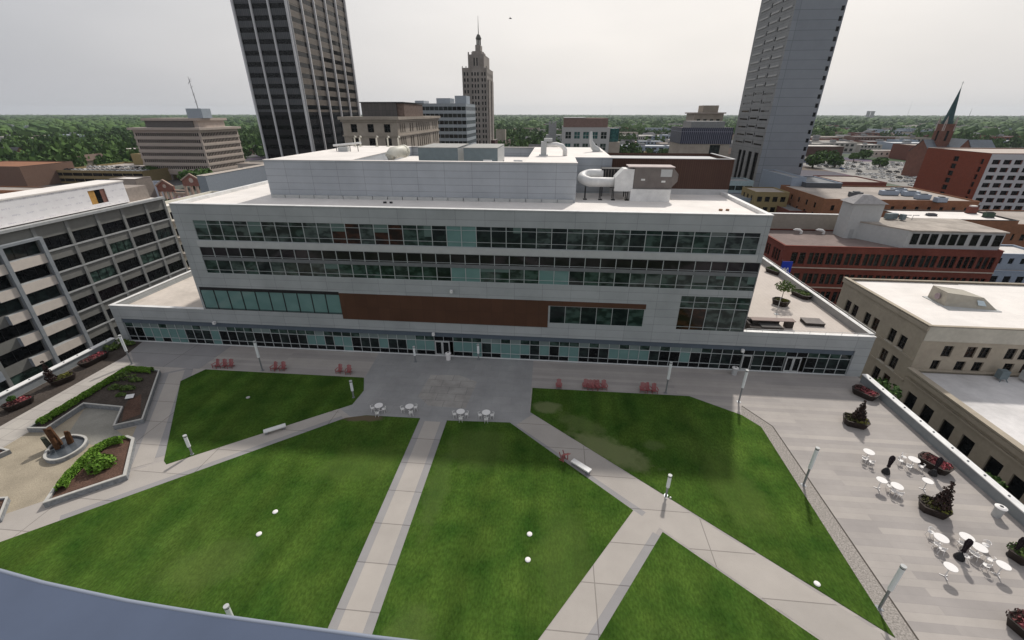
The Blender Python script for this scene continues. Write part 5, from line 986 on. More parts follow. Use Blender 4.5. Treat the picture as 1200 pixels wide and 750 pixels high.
# ---- single trees in the city
TR=[(965,192,8,9,'large round green tree clump beside the slab tower foot'),(952,196,7,8,'green tree left of the large clump by the slab tower'),(978,196,7,7,'smaller green tree right of the large clump by the slab tower'),
 (705,188,6,6,'green tree just right of the teal windowed office'),(722,187,7,6,'green tree before the flat cream topped building'),(745,188,7,7,'dark green tree in the middle of the car parks'),(777,187,8,7,'dense green tree left of the striped block'),(760,183,6,5,'small green tree behind the flat cream topped building'),
 (188,262,7,5,'bright green tree between the grey office and the main roof corner'),(196,256,6,4,'small bright green tree nearest the main roof corner'),(228,222,8,7,'green tree right of the pink gabled pavilion'),(240,219,8,6,'green tree at the corner of the blue grey walled block'),(180,212,7,6,'dark green tree left behind the pink gabled pavilion'),
 (1012,186,6,6,'green tree by the low white fronted building'),(1030,196,6,5,'green tree at the left edge of the packed car park'),(1000,189,6,4,'small green tree beside the dark brick store'),
 (610,190,7,7,'green tree in front of the dark stone hall'),(625,190,6,6,'green tree at the foot of the grey roofed hall'),(598,192,6,5,'small green tree beside the rusty stone annex'),
 (105,182,9,9,'dark green tree behind the parking garage roof'),(125,178,9,8,'broad green tree behind the garage stair tower'),(88,188,8,8,'green tree at the left end of the parking garage'),(22,203,6,6,'yellowish green tree before the brown brick hall'),(138,172,8,7,'green tree between the garage and the beige office'),(64,180,8,6,'green tree in front of the white warehouse roof'),
 (290,168,9,9,'green tree just left of the dark tower foot'),(292,180,8,8,'lower green tree left of the dark tower foot'),(1090,196,6,5,'green tree in front of the dark brick hall'),(1170,178,8,7,'yellow green tree behind the white window grid block'),(1190,172,9,8,'tall green tree at the far right behind the white window grid')]
for i,(px,py,h,r_,lab) in enumerate(TR):
    x,y=gp(px,py,G0); tree(lab,x,y,G0,h*1.15,r_*1.0,n=520,seed=i,leaf=.75)
for i,(x,y,h,r_,lab) in enumerate(((44.2,52.5,7.6,2.2,'green street tree at the right end of the glazed ground floor'),(44.6,48.5,5.5,1.6,'small green street tree by the parapet corner'),(46,38,5.2,1.5,'low green street tree halfway along the tan wing wall'),(46,31.5,6.0,1.9,'dark green street tree near the white waste bin behind the parapet'),(45,28.0,6.4,2.4,'largest green street tree behind the right parapet'),(46,44,4.8,1.3,'tiny street tree by the first wing windows'))):
    tree(lab,x,y,G0,h+.5,r_,n=900,seed=50+i,leaf=.16)
# ---- houses in the trees
HM=[(mat('white_siding',(.5,.5,.48),.8),mat('grey_shingles',(.17,.17,.175),.9)),(mat('tan_siding',(.36,.31,.25),.8),mat('brown_shingles',(.14,.10,.08),.9)),(mat('brick_siding',(.20,.10,.08),.85),mat('dark_shingles',(.09,.09,.095),.9))]
HL=['white house with grey gabled roof half hidden in the trees','tan house with brown gabled roof half hidden in the trees','brick house with dark gabled roof half hidden in the trees']
protos=[]
for i,(a,c) in enumerate(HM):
    B=Bd('house',HL[i],0,0,'house',0,'houses among the trees'); gable(B,-6,6,-5,5,0,5.5,9,'x',a,c,'house'); protos.append(B.r)
hp=[]
for k in range(400):
    an=R(-5.4)+(rng.random()-.5)*R(100); d=430+720*rng.random()**1.2; x,y=d*math.sin(an),d*math.cos(an)
    if x<-60 and rng.random()<.8: continue
    if any(x0-12<x<x1+12 and y0-12<y<y1+12 for (x0,x1,y0,y1) in USED+[(205,330,280,445),(242,290,318,350),(90,108,0,520)]) or any((x-a)**2+(y-b_)**2<350 for a,b_ in hp): continue
    hp.append((x,y))
    if len(hp)>=200: break
for k,(x,y) in enumerate(hp):
    p=protos[k%3]; o=p if k<3 else copy_tree(p); o.location=(x,y,G0); o.rotation_euler=(0,0,rng.random()*3.1); o.scale=(1+.8*rng.random(),1+.4*rng.random(),1+.35*rng.random())
# large pale roofs in the distance
for k,(px,py,w,dp) in enumerate(((690,140,60,40),(742,143,90,50),(783,140,50,40),(655,143,50,40),(1078,150,90,50),(1160,155,60,30),(1022,150,50,30),(1120,146,70,40),(960,152,60,30),(65,150,60,30),(565,148,40,30),(225,142,50,30))):
    x,y=gp(px,py,G0); L_=['pale flat warehouse roof far off, just right of the pink brick roof storey','long white warehouse roof far off above the distant car parks','white far roof just left of the cream stepped tower','small pale far roof right of the art deco tower','long pale roof far off left of the church spire','pale roof far off right of the church spire','pale far roof between the slab tower and the church','pale roof far off immediately right of the steeple','pale roof far off just right of the slab tower','pale roof far off in the left hand woods','pale far roof behind the art deco tower','pale roof far off behind the beige office']
    B=Bd('warehouse',L_[k],x,y,'warehouse'); B.box('wall',M_wp,x-w/2,x+w/2,y,y+dp,G0,G0+8); B.box('roof',M_wr2,x-w/2-.5,x+w/2+.5,y-.5,y+dp+.5,G0+8,G0+8.6)
# water tower / twin stacks on the horizon, far mast
for k,(px,lab) in enumerate(((1017,'left pale slab of the twin towers on the horizon'),(1022,'right pale slab of the twin towers on the horizon'))):
    x,y=gp(px,137.5,G0) ; x,y=x*.55,y*.55; B=Bd('far_tower',lab,x,y,'tower'); B.box('shaft',mat('hazy_concrete',(.3,.3,.32),.9),x-7,x+7,y,y+14,G0,G0+52); B.box('cap',mat('hazy_concrete',(.3,.3,.32),.9),x-8,x+8,y-1,y+15,G0+52,G0+54)
for k,(px,py,hh_,lab) in enumerate(((1134,140,62,'slim dark far mast right of the church spire'),(1062,139,95,'hair thin radio mast on the horizon left of the church'),(715,140,60,'hair thin radio mast behind the pink brick roof storey'))):
    x,y=gp(px,py,G0); x*=.6;y*=.6; B=Bd('radio_mast',lab,x,y,'mast'); b=MB(); b.tube([(x,y,G0),(x,y,G0+hh_)],[1.3 if k==0 else .6,.25],5); B.add('mast',M_dark if k==0 else M_mull,b); b=MB(); b.box(x-2,x+2,y-2,y+2,G0,G0+2); B.add('base',M_mull,b)
# ---- parked cars
def car_mesh(c):
    b=MB(); b.cur=0; pr=[(-2.2,.35),(-2.2,.85),(-1.5,.95),(-.9,1.42),(.75,1.45),(1.35,1.0),(2.15,.85),(2.2,.35)]
    n=len(pr)
    for s in (0,): pass
    L1=[(x,-.88 if z<1 else -.72,z) for x,z in pr]; L2=[(x,-y,z) for x,y,z in L1]; i0=0; b.v=L1+L2; b.f=[tuple(range(n)),tuple(range(2*n-1,n-1,-1))]+[(i+n,(i+1)%n+n,(i+1)%n,i) for i in range(n)]; b.m=[0]*len(b.f); b.m[2+2]=1; b.m[2+4]=1
    b.cur=1; b.box(-.85,.8,-.80,-.78,.98,1.36); b.box(-.85,.8,.78,.80,.98,1.36)
    for x in (-1.35,1.35):
        for y in (-.9,.72): b.tube([(x,y,.33),(x,y+.18,.33)],.33,10)
    me=bpy.data.meshes.new('parked_car'); me.from_pydata(b.v,[],b.f); me.materials.append(c); me.materials.append(G_black); me.polygons.foreach_set('material_index',b.m); return me
CC=[('white',mat('white_car_paint',(.72,.72,.71),.3,var=.02)),('silver',mat('silver_car_paint',(.42,.43,.44),.3,.3,var=.02)),('black',mat('black_car_paint',(.03,.03,.033),.3,var=.02)),('red',mat('red_car_paint',(.28,.03,.025),.3,var=.02)),('blue',mat('blue_car_paint',(.05,.09,.20),.3,var=.02))]
CMs=[car_mesh(c) for _,c in CC]
def park(x,y,z,rz,k,where,grp):
    o=link('parked_car',CMs[k],None,(x,y,z),rz); tag(o,'%s car parked in %s'%(CC[k][0],where),'car',grp)
b=MB(); b.box(207,328,284,444,G0-.2,G0+.03); tag(b.build('car_park',mat('pale_asphalt',(.27,.26,.245),.95,var=.1,var2=.15,scale2=.05)),kind='structure')
for row in range(9):
    y=292+row*17; x=214
    while x<322:
        if rng.random()<.86: park(x,y,G0+.03,R(90)+R(180)*(rng.random()<.5),int(rng.choice([0,0,0,0,0,1,1,1,2,4])),'the packed car park beyond the orange brick building','cars in the packed car park')
        x+=3.9 if row%2 else 5.2
for i in range(34):
    x=gx0+3+(i%17)*(gx1-gx0-6)/16; y=gy+6+(i//17)*16
    park(x,y,-2.4,R(90),int(rng.choice([0,0,0,1,1,2])),'rows on the parking garage roof','cars on the garage roof')
for i in range(26):
    x,y=gp(752+(i%13)*3.6,(174 if i<13 else 169),G0); park(x,y,G0+.02,R(90),int(rng.choice([0,0,1,2,3])),'the open lot behind the green trees left of the striped block','cars in the lot left of the striped block')
for i,(x,y,rz,k,lab) in enumerate(((-70.6,30,90,1,'silver car on the street below the left parapet'),(-67.6,22,90,2,'black car on the street at the lower left'),(45.6,56,90,0,'white car on the street beside the tan stone building'))):
    o=link('parked_car',CMs[k],None,(x,y,G0+.02),R(rz)); tag(o,lab,'car')
# ============================================================ THE GARDEN COURT
def bed(name,label,poly,h,soil,cap=.32,hs=None):
    cx=sum(p[0] for p in poly)/len(poly); cy=sum(p[1] for p in poly)/len(poly); t=thing(name,label,'planting bed',(cx,cy,0))
    P=[Vector(p) for p in poly]; a=sum(P[i].cross(P[(i+1)%len(P)]) if False else P[i].x*P[(i+1)%len(P)].y-P[(i+1)%len(P)].x*P[i].y for i in range(len(P)))
    if a<0: P=P[::-1]
    n=len(P); I=[]
    for i in range(n):
        d0=(P[i]-P[i-1]).normalized(); d1=(P[(i+1)%n]-P[i]).normalized(); n0=Vector((-d0.y,d0.x)); n1=Vector((-d1.y,d1.x)); m=(n0+n1); m=m/max(.35,m.length_squared)*2; I.append(P[i]+m*cap*.5*1.0)
    b=MB(); c=MB()
    for i in range(n):
        p,q,pi,qi=P[i],P[(i+1)%n],I[i],I[(i+1)%n]
        b.quad((p.x,p.y,0),(q.x,q.y,0),(q.x,q.y,h-.08),(p.x,p.y,h-.08)); b.quad((qi.x,qi.y,h-.3),(pi.x,pi.y,h-.3),(pi.x,pi.y,h-.08),(qi.x,qi.y,h-.08))
        c.quad((p.x,p.y,h),(q.x,q.y,h),(qi.x,qi.y,h),(pi.x,pi.y,h)); c.quad((p.x,p.y,h-.08),(q.x,q.y,h-.08),(q.x,q.y,h),(p.x,p.y,h)); c.quad((qi.x,qi.y,h-.08),(pi.x,pi.y,h-.08),(pi.x,pi.y,h),(qi.x,qi.y,h))
    o=b.build('stone_wall',M_stone,t); o.location=(-cx,-cy,0); o=c.build('cap',M_cap,t); o.location=(-cx,-cy,0)
    s=MB(); s.quad(*[(p.x,p.y,h-.22) for p in I]); o=s.build('soil',soil,t); o.location=(-cx,-cy,0); return t
bedA=bed('raised_bed','large stone edged planting bed with long green hedge and dark soil',[(-48.9,42.7),(-53.6,43.3),(-53.3,30.9),(-51.3,31.1),(-51.6,35.3),(-46.8,35.1),(-44.8,32.1),(-42.6,33.4)],.6,M_soil)
hedge('long clipped bright green hedge along the left side of the large bed',[(-52.7,31.6),(-52.9,42.4),(-49.6,42.3)],.5,.5,.62,M_hedge,700,.06)
Bp=[gp(*p,.6) for p in ((158,513),(148,557),(50,590),(63,571),(82,549),(106,527),(133,514),(150,510))]
bedB=bed('raised_bed','triangular stone edged bed with curved green hedge and one round shrub',Bp,.6,M_mulch,.5)
hedge('curved bright green hedge along the triangular bed',[gp(*p,.6) for p in ((72,573),(80,560),(95,545),(110,530),(128,519),(146,516))],.5,.5,.7,M_hedge,700,.06)
c_=gp(117,546,.6); V=leaf_cloud([(0,0,.55),(.5,.3,.5),(-.4,.4,.45),(.1,-.5,.4)],[.95,.75,.75,.7],900,.09,5); o=link('shrub',mesh_np('shrub',V,4,M_hedge,np.random.default_rng(1).random(900)*.8),None,(*c_,.38)); tag(o,'round leafy green shrub in the middle of the triangular bed','shrub')
b=MB(); mp_=[gp(*p,.385) for p in ((150,470),(166,462),(165,486),(143,494),(146,478))]; b.prism(mp_,.384,.388); tag(b.build('mulch',M_mulch),kind='structure')
for i,(px,py,s,lab) in enumerate(((148,444,1.1,'tall feathery green shrub behind the long hedge corner'),(136,455,.7,'clump of low pale green perennials in the large bed'),(150,456,.7,'second clump of low green perennials, right of the feathery shrub'),(142,463,.45,'smallest grey green perennial tuft in the dark soil'),(160,446,.6,'green tuft by the top right of the long hedge'))):
    x,y=gp(px,py,.5); V=leaf_cloud([(0,0,s*.5),(s*.7,.1,s*.35),(-s*.7,-.1,s*.3)],[s*.6,s*.5,s*.5],200,.09,60+i,.8); o=link('shrub',mesh_np('shrub',V,4,M_peren,np.random.default_rng(i).random(200)),None,(x,y,.35)); tag(o,lab,'plant')
x,y=gp(153,466,.5); t=thing('plaque','small pale plaque on a short post in the dark soil of the large bed','sign',(x,y,.38),.4); b=MB(); b.v=[(-.4,-.28,.2),(.4,-.28,.2),(.4,.28,.38),(-.4,.28,.38),(-.4,-.28,.16),(.4,-.28,.16),(.4,.28,.34),(-.4,.28,.34)]; b.f=[(0,1,2,3),(7,6,5,4),(4,5,1,0),(5,6,2,1),(6,7,3,2),(7,4,0,3)]; b.m=[0]*6; b.build('plate',M_coping,t); lb('post',M_dark,t,-.04,.04,-.04,.04,0,.26)
fp=[gp(*p,.4) for p in ((50,538),(60,541),(74,538),(88,531),(99,523),(104,515),(101,511),(90,509),(78,510),(64,518),(53,529))]
def chaikin(p,k=2):
    for _ in range(k): p=[q for i in range(len(p)) for q in ((p[i][0]*.75+p[(i+1)%len(p)][0]*.25,p[i][1]*.75+p[(i+1)%len(p)][1]*.25),(p[i][0]*.25+p[(i+1)%len(p)][0]*.75,p[i][1]*.25+p[(i+1)%len(p)][1]*.75))]
    return p
fp=chaikin(fp)
t=bed('fountain','half round stone fountain basin with upright brown rocks in the gravel court',fp,.45,glass('dark_fountain_water',(.04,.05,.06),(.09,.10,.11)),.4); t['category']='fountain'
M_rock=mat('rusty_brown_rock',(.085,.040,.018),.85,var=.4,scale=3,bump=.4); fx,fy=gp(70,520,.4)
for i,(dx,dy,w,h,l_,lab) in enumerate(((-.15,0,.75,2.1,.25,'tallest rusty brown upright rock in the fountain'),(.75,.35,.6,1.5,-.2,'rusty brown rock on the right of the tallest fountain rock'),(-.75,-.3,.5,1.1,.2,'dark mossy rock on the left of the fountain group'),(.35,-.5,.5,1.3,.1,'front brown rock of the fountain group'))):
    b=MB(); n=6; g=random.Random(i); pts=[(math.cos(a)*w*.5*(.8+.4*g.random()),math.sin(a)*w*.5*(.8+.4*g.random())) for a in [k*math.pi/3 for k in range(6)]]
    b.v=[(x,y,0) for x,y in pts]+[(x*.8-l_,y*.8,h*(.85+.2*g.random())) for x,y in pts]; b.f=[tuple(range(n,2*n)),tuple(range(n-1,-1,-1))]+[(k,(k+1)%n,n+(k+1)%n,n+k) for k in range(n)]; b.m=[0]*(n+2)
    tag(b.build('fountain_rock',M_rock if i!=2 else mat('mossy_rock',(.055,.06,.045),.9,var=.3,scale=3),loc=(fx+dx,fy+dy,.2)),lab,'rock','rocks in the fountain')
bed('raised_bed','small wedge of a stone edged mulch bed at the left picture edge',[gp(*p,.5) for p in ((-30,545),(12,527),(0,524),(-34,530))],.5,M_mulch,.3)
bed('raised_bed','lowest stone edged mulch bed at the left picture edge',[gp(*p,.5) for p in ((-40,620),(0,607),(10,582),(-30,585))],.5,M_mulch,.3)
# ---- planters
M_plant=mat('black_brown_planter',(.030,.022,.019),.6,var=.25,scale=2); M_red=tinted('red_pink_flowers',(.10,.05,.045),(.36,.085,.10)); M_moss=tinted('yellow_green_groundcover',(.045,.045,.02),(.17,.17,.035))
def planter(label,pa,pb_,z,wd,fill,plant=None,h=.75,px=True,seed=0,name='planter'):
    a=Vector(gp(*pa,z+h)) if px else Vector(pa); c=Vector(gp(*pb_,z+h)) if px else Vector(pb_); m=(a+c)/2; d=c-a; L_=d.length/2; ang=math.atan2(d.y,d.x)
    t=thing(name,label,'planter',(m.x,m.y,z),ang)
    o8=lambda s,k:[(-s*L_,-k*wd*.25),(-s*L_*.72,-k*wd*.5),(s*L_*.72,-k*wd*.5),(s*L_,-k*wd*.25),(s*L_,k*wd*.25),(s*L_*.72,k*wd*.5),(-s*L_*.72,k*wd*.5),(-s*L_,k*wd*.25)]
    b=MB(); lo,hi,inn=o8(.82,.75),o8(1,1),o8(.90,.86); n=8; b.v=[(x,y,0) for x,y in lo]+[(x,y,h) for x,y in hi]+[(x,y,h) for x,y in inn]+[(x,y,h-.2) for x,y in inn]
    b.f=[tuple(range(n-1,-1,-1))]+[(k+o,(k+1)%n+o,(k+1)%n+o+n,k+o+n) for o in (0,n,2*n) for k in range(n)]; b.m=[0]*len(b.f); b.build('tub',M_plant,t)
    b=MB(); b.quad(*[(x,y,h-.12) for x,y in o8(.905,.87)]); b.build('soil',M_soil,t)
    if fill:
        r=np.random.default_rng(seed); nn=320; cs=[(x,y,h-.05) for x in np.linspace(-L_*.62,L_*.62,7) for y in (-wd*.18,wd*.18)]; V=leaf_cloud(cs,[wd*.24]*len(cs),nn,.08,seed,.55); link('flowers' if fill is M_red else 'ground_cover',mesh_np('flowers',V,4,fill,(r.random(nn)*1.25-.1).clip(0,1)),t)
    if plant:
        ph_,pr_,ml_,kind,off=plant; b=MB(); b.tube([(off,0,h-.2),(off,0,h+ph_*.8)],[.06,.02],6); b.build('trunk',M_bark,t)
        if kind=='cone':
            cs=[(off,0,h+.35+ph_*k/7) for k in range(7)]; rs=[pr_*.85*(1-k/8)*(1 if k%2==0 else .7) for k in range(7)]
        else: cs=[(off+dx*pr_,dy*pr_,h+ph_*zz) for dx,dy,zz in ((0,0,.9),(.5,.2,.75),(-.5,0,.75),(0,.5,.7),(.1,-.5,.8))]; rs=[pr_*.6]*5
        nn=800; V=leaf_cloud(cs,rs,nn,.075,seed+1); link('crown',mesh_np('crown',V,4,ml_,np.random.default_rng(seed).random(nn)),t)
    return t
planter('dark planter with pink and red flowers nearest the glazed corner on the right',(1001,451),(1030,464),0,1.7,M_red,seed=1)
planter('dark planter with a dark dwarf conifer just below the right corner flower planter',(989,487),(1020,494),0,1.8,M_moss,(2.2,.75,M_leafd,'cone',.1),seed=2)
planter('long dark planter of red flowers beside the right parapet',(1079,530),(1118,551),0,1.7,M_red,seed=3)
planter('dark planter with the largest reddish dwarf conifer in the lower right',(1078,584),(1117,598),0,1.8,M_moss,(2.5,.8,M_leafd,'cone',.25),seed=4)
planter('dark planter with green plants cut by the right picture edge',(1188,637),(1216,655),0,1.9,M_peren,seed=5)
planter('dark planter with red flowers in the bottom right corner of the photo',(1189,715),(1225,745),0,1.8,M_red,seed=6)
planter('long dark planter with red flowers and a green tuft at the far left',(2,478),(38,463),0,1.5,M_red,(.7,.35,M_leaf,'round',-.3),seed=7)
planter('dark planter with yellow green cover and a slim purple tree by the left parapet',(57,448),(87,436),0,1.6,M_moss,(2.6,.65,M_leafd,'cone',-.9),seed=8)
planter('dark planter with red flowers nearest the left end of the glazed floor',(93,427),(125,411),0,1.5,M_red,seed=9)
for i,(px,py,s) in enumerate(((128,409,.7),(140,403,.8),(148,404,.6))):
    x,y=gp(px,py,.3); V=leaf_cloud([(0,0,.4),(.5,.4,.3)],[s,s*.7],160,.11,80+i,.7); tag(link('shrub',mesh_np('shrub',V,4,M_peren,np.random.default_rng(i).random(160)),None,(x,y,.05)),['low green shrub in the soil strip beside the upper left planter','green shrub below the tall left lamp post in the soil strip','small green shrub at the end of the left soil strip'][i],'plant')
# ---- lamp posts
M_lampw=mat('white_lamp_tube',(.78,.80,.80),.4,var=.02); M_pole=mat('grey_pole',(.26,.27,.28),.4,.3,var=.04)
def lamp(x,y,h,label,grp):
    t=thing('lamp_post',label,'lamp post',(x,y,0),0,grp); sp=h*.46 if h>3 else h*.42
    b=MB(); b.tube([(0,0,0),(0,0,.05),(0,0,.051),(0,0,sp)],[.17,.17,.09,.09],12); b.build('pole',M_pole,t)
    b=MB(); b.tube([(0,0,sp),(0,0,h-.12)],.155,14); b.build('lamp_tube',M_lampw,t,smooth=False)
    b=MB(); b.tube([(0,0,h-.12),(0,0,h),(0,0,h+.001)],[.17,.17,.05],14); b.build('cap',M_sill,t); b=MB(); b.tube([(0,0,h-.19),(0,0,h-.12)],.16,14); b.build('band',M_dark,t)
    b=MB(); b.box(-.2,.2,-.2,.2,.0,.03); b.build('base_plate',M_pole,t); return t
for x,y,lab in ((-54.7,44.5,'tall lamp post at the upper left beside the long hedge'),(-36.5,44.6,'tall lamp post standing at the top edge of the upper left lawn'),(14.2,44.4,'tall lamp post at the top edge of the right lawn'),(22.2,43.4,'tall lamp post at the corner where the right paving widens'),(23.3,31.05,'tall lamp post on the pebble strip halfway down the right lawn'),(22.9,20.25,'nearest tall lamp post at the lower right tip of the lawn')): lamp(x,y,4.3,lab,'tall lamp posts round the lawns')
for x,y,lab in ((-34.0,29.5,'short lamp post at the lower tip of the upper left lawn'),(-22.3,40.0,'short lamp post at the right tip of the upper left lawn'),(-17.5,48.6,'short lamp post left of the entrance doors'),(-9.2,50.0,'short lamp post right of the entrance doors'),(10.8,28.7,'short lamp post beside the fork of the two right paths')): lamp(x,y,2.35,lab,'short lamp posts round the lawns')
x,y=gp(268,716,1.7); lamp(x,y,2.2,'short lamp post peeping over the blue ledge at the bottom','short lamp posts round the lawns')
# ---- benches
def bench(p0,p1,label):
    a=Vector(gp(*p0,.4)); c=Vector(gp(*p1,.4)); m=(a+c)/2; d=c-a; L_=d.length/2; t=thing('bench',label,'bench',(m.x,m.y,0),math.atan2(d.y,d.x)); lb('seat',M_coping,t,-L_,L_,-.27,.27,.32,.45)
    for k in (-.8,.8): lb('leg',M_pole,t,L_*k-.12,L_*k+.12,-.2,.2,0,.32)
bench((309,506),(335,498),'white backless bench on the edge of the upper left lawn'); bench((671,539),(692,552),'white backless bench on the right diagonal path')
# ---- red slatted garden chairs
M_redc=mat('faded_red_plastic',(.30,.10,.10),.6,var=.06,scale=4)
def gchair(label,group):
    t=thing('garden_chair',label,'chair',(0,0,0),0,group); b=MB()
    for k in range(5): b.box(-.27,.27,-.28+k*.115,-.18+k*.115,.30+.0-.02*k,.325-.02*k)
    b.build('seat',M_redc,t); b=MB()
    for k in range(5): x=-.26+k*.108; b.beam((x+.045,.24,.22),(x*1.15+.05,.60,1.0-.04*abs(k-2)),.095,.02)
    b.build('backrest',M_redc,t)
    for s in (-1,1):
        lb('armrest',M_redc,t,s*.36-.07,s*.36+.07,-.35,.42,.52,.545)
        b=MB(); b.beam((s*.32,-.3,0),(s*.32,-.3,.52),.04,.09); b.build('leg',M_redc,t); b=MB(); b.beam((s*.30,-.3,.32),(s*.30,.55,.0),.03,.1); b.build('leg',M_redc,t)
    return t
first=gchair('x','red garden chairs along the building'); used=[False]
CH_=[((254,431),-10,'leftmost red garden chair of the first three on the left'),((263,431),5,'middle red garden chair of the first three on the left'),((271,431),10,'right red garden chair of the first three on the left'),
 ((322,434),-8,'left red garden chair of the second pair from the left'),((332,434),6,'right red garden chair of the second pair from the left'),((398,437),-5,'left red garden chair of the pair right of the upper left lawn lamp'),((409,438),6,'right red garden chair of the pair nearest the entrance plaza'),
 ((655,455),0,'single red garden chair at the top left corner of the right lawn'),((686,455),-8,'leftmost red garden chair of the five above the right lawn'),((692,456),0,'second red garden chair of the five above the right lawn'),((697,456),8,'third red garden chair of the five above the right lawn'),((702,456),25,'fourth red garden chair of the five, partly hidden low down'),((708,456),5,'rightmost red garden chair of the five above the right lawn'),
 ((753,459),-6,'left red garden chair of the three by the right lamp post'),((760,459),20,'middle low red garden chair of the three by the right lamp post'),((767,460),5,'right red garden chair of the three by the right lamp post')]
for p,rz,lab in CH_:
    o=first if not used[0] else copy_tree(first); used[0]=True; x,y=gp(*p,0); o.location=(x,y,0); o.rotation_euler=(0,0,R(rz)+(math.pi if False else 0)); o['label']=lab; o.scale=(.9,.9,1.05)
o=copy_tree(first); x,y=gp(660,533,.3); o.location=(x-.2,y-.3,.45); o.rotation_euler=(R(80),R(10),R(50)); o['label']='red garden chair tipped over on the right diagonal path'; o.scale=(.9,.9,1.05)
# ---- white bistro tables, stools, high tables
M_wt=mat('white_table_paint',(.80,.78,.76),.45,var=.03)
def bistro(h,r_,label,grp,name='bistro_table',cat='table'):
    t=thing(name,label,cat,(0,0,0),0,grp); b=MB(); b.tube([(0,0,h-.04),(0,0,h)],r_,20); b.build('tabletop' if cat=='table' else 'seat',M_wt,t); b=MB(); b.tube([(0,0,.03),(0,0,h-.04)],.04,8); b.build('column',M_wt,t)
    for k in range(3): a=k*2.094+.4; b=MB(); b.beam((0,0,.04),(r_*.75*math.cos(a),r_*.75*math.sin(a),.02),.06,.04); b.build('foot',M_wt,t)
    return t
def stool(label,grp):
    t=thing('chair',label,'chair',(0,0,0),0,grp); b=MB(); b.tube([(0,0,.44),(0,0,.47)],.21,14); b.build('seat',M_wt,t); b=MB(); pts=[(.23*math.cos(a),.23*math.sin(a),.80-.1*abs(math.cos(a))) for a in [k*math.pi/8 for k in range(9)]]; b.tube(pts,.02,5); b.box(-.13,.13,.2,.22,.55,.78); b.build('backrest',M_wt,t)
    for k in range(4): a=k*math.pi/2+.78; b=MB(); b.tube([(.18*math.cos(a),.18*math.sin(a),.44),(.24*math.cos(a),.24*math.sin(a),0)],.018,5); b.build('leg',M_wt,t)
    return t
P_t=bistro(.75,.46,'x','white round tables on the plaza'); P_s=stool('x','white bistro chairs around the round tables'); P_h=bistro(1.05,.40,'x','white high tables on the right paving','high_table'); us={id(P_t):0,id(P_s):0,id(P_h):0}
def put(proto,px,py,z,label,rz=0,sc=1):
    o=proto if us[id(proto)]==0 else copy_tree(proto); us[id(proto)]+=1; x,y=gp(px,py,z); o.location=(x,y,0); o.rotation_euler=(0,0,rz); o.scale=(sc,sc,sc); o['label']=label
SETS=[((444,475),[(437,478),(450,479),(442,484)],'leftmost white table set below the entrance doors'),((480,476),[(472,479),(487,477),(482,483)],'second white table set from the left below the entrance'),((540,482),[(533,485),(547,485),(540,490)],'third white table set from the left below the entrance'),((570,483),[(563,486),(577,486),(570,491)],'fourth white table set from the left below the entrance'),
 ((1019,529),[(1014,537),(1022,541)],'white table set just below the upper dwarf conifer'),((1072,538),[(1060,535),(1056,539),(1066,546),(1080,546)],'white table set left of the long flower planter'),((1052,569),[(1043,569),(1048,575),(1055,578)],'white table set below the upper parasol'),
 ((1104,630),[(1092,623),(1099,637),(1105,643)],'white table set below the large reddish conifer'),((1134,629),[(1128,636)],'white upper table beside the lower parasol'),((1149,641),[(1156,638),(1141,647),(1145,650),(1161,655),(1157,662),(1133,651)],'white lower table beside the lower parasol')]
ordn=['first','second','third','fourth','fifth','sixth']
for (tp_,ss,lab) in SETS:
    put(P_t,*tp_,.75,lab.replace('table set','round table',1),0)
    tx,ty=gp(*tp_,.75)
    for k,sp in enumerate(ss):
        x,y=gp(*sp,.47); side=('left' if sp[0]<tp_[0]-3 else 'right' if sp[0]>tp_[0]+3 else 'near'); 
        put(P_s,*sp,.47,('white chair, %s from left, at the '%ordn[sorted(ss).index(sp)])+lab.replace('table set','set',1).replace(', the upper of two',' (upper)').replace(', the lower of two',' (lower)').replace('white ','',1),math.atan2(y-ty,x-tx)-math.pi/2)
for (px,py,lab) in ((1034,562,'white high table below the upper closed parasol, leftmost'),(1088,563,'white high table below the long red flower planter'),(1115,664,'white high table lowest of all, below the table set by the large conifer'),(1177,662,'white high table rightmost, left of the cut off planter')): put(P_h,px,py,1.05,lab)
# closed parasols
def parasol(px,py,px2,py2,label):
    x,y=gp(px,py,0); t=thing('parasol',label,'parasol',(x,y,0),0,'closed black parasols on the right paving'); b=MB(); b.tube([(0,0,0),(0,0,2.0)],.035,8); b.build('pole',M_dark,t)
    b=MB(); b.tube([(0,0,.05),(0,0,.1),(0,0,.35),(0,0,.6)],[.34,.34,.26,.12],12); b.build('base',M_dark,t)
    b=MB(); n=12; prof=[(.75,.16),(.95,.13),(1.25,.17),(1.7,.23),(1.95,.18),(2.08,.03)]
    for z,r_ in prof:
        for k in range(n): a=2*math.pi*k/n; q=r_*(1 if k%2 else .66); b.v.append((q*math.cos(a),q*math.sin(a),z))
    for j in range(len(prof)-1):
        for k in range(n): b.f.append((j*n+k,j*n+(k+1)%n,(j+1)*n+(k+1)%n,(j+1)*n+k)); b.m.append(0)
    b.build('canopy',mat('black_canvas',(.018,.012,.016),.8,var=.2),t)
parasol(1038,554,1045,537,'closed black parasol between the upper white table sets'); parasol(1124,654,1133,636,'closed black parasol among the lower white table sets'); parasol(1186,652,1198,635,'closed dark parasol cut by the right picture edge'); parasol(1093,556,1100,538,'closed black parasol pushed into the long red flower planter')
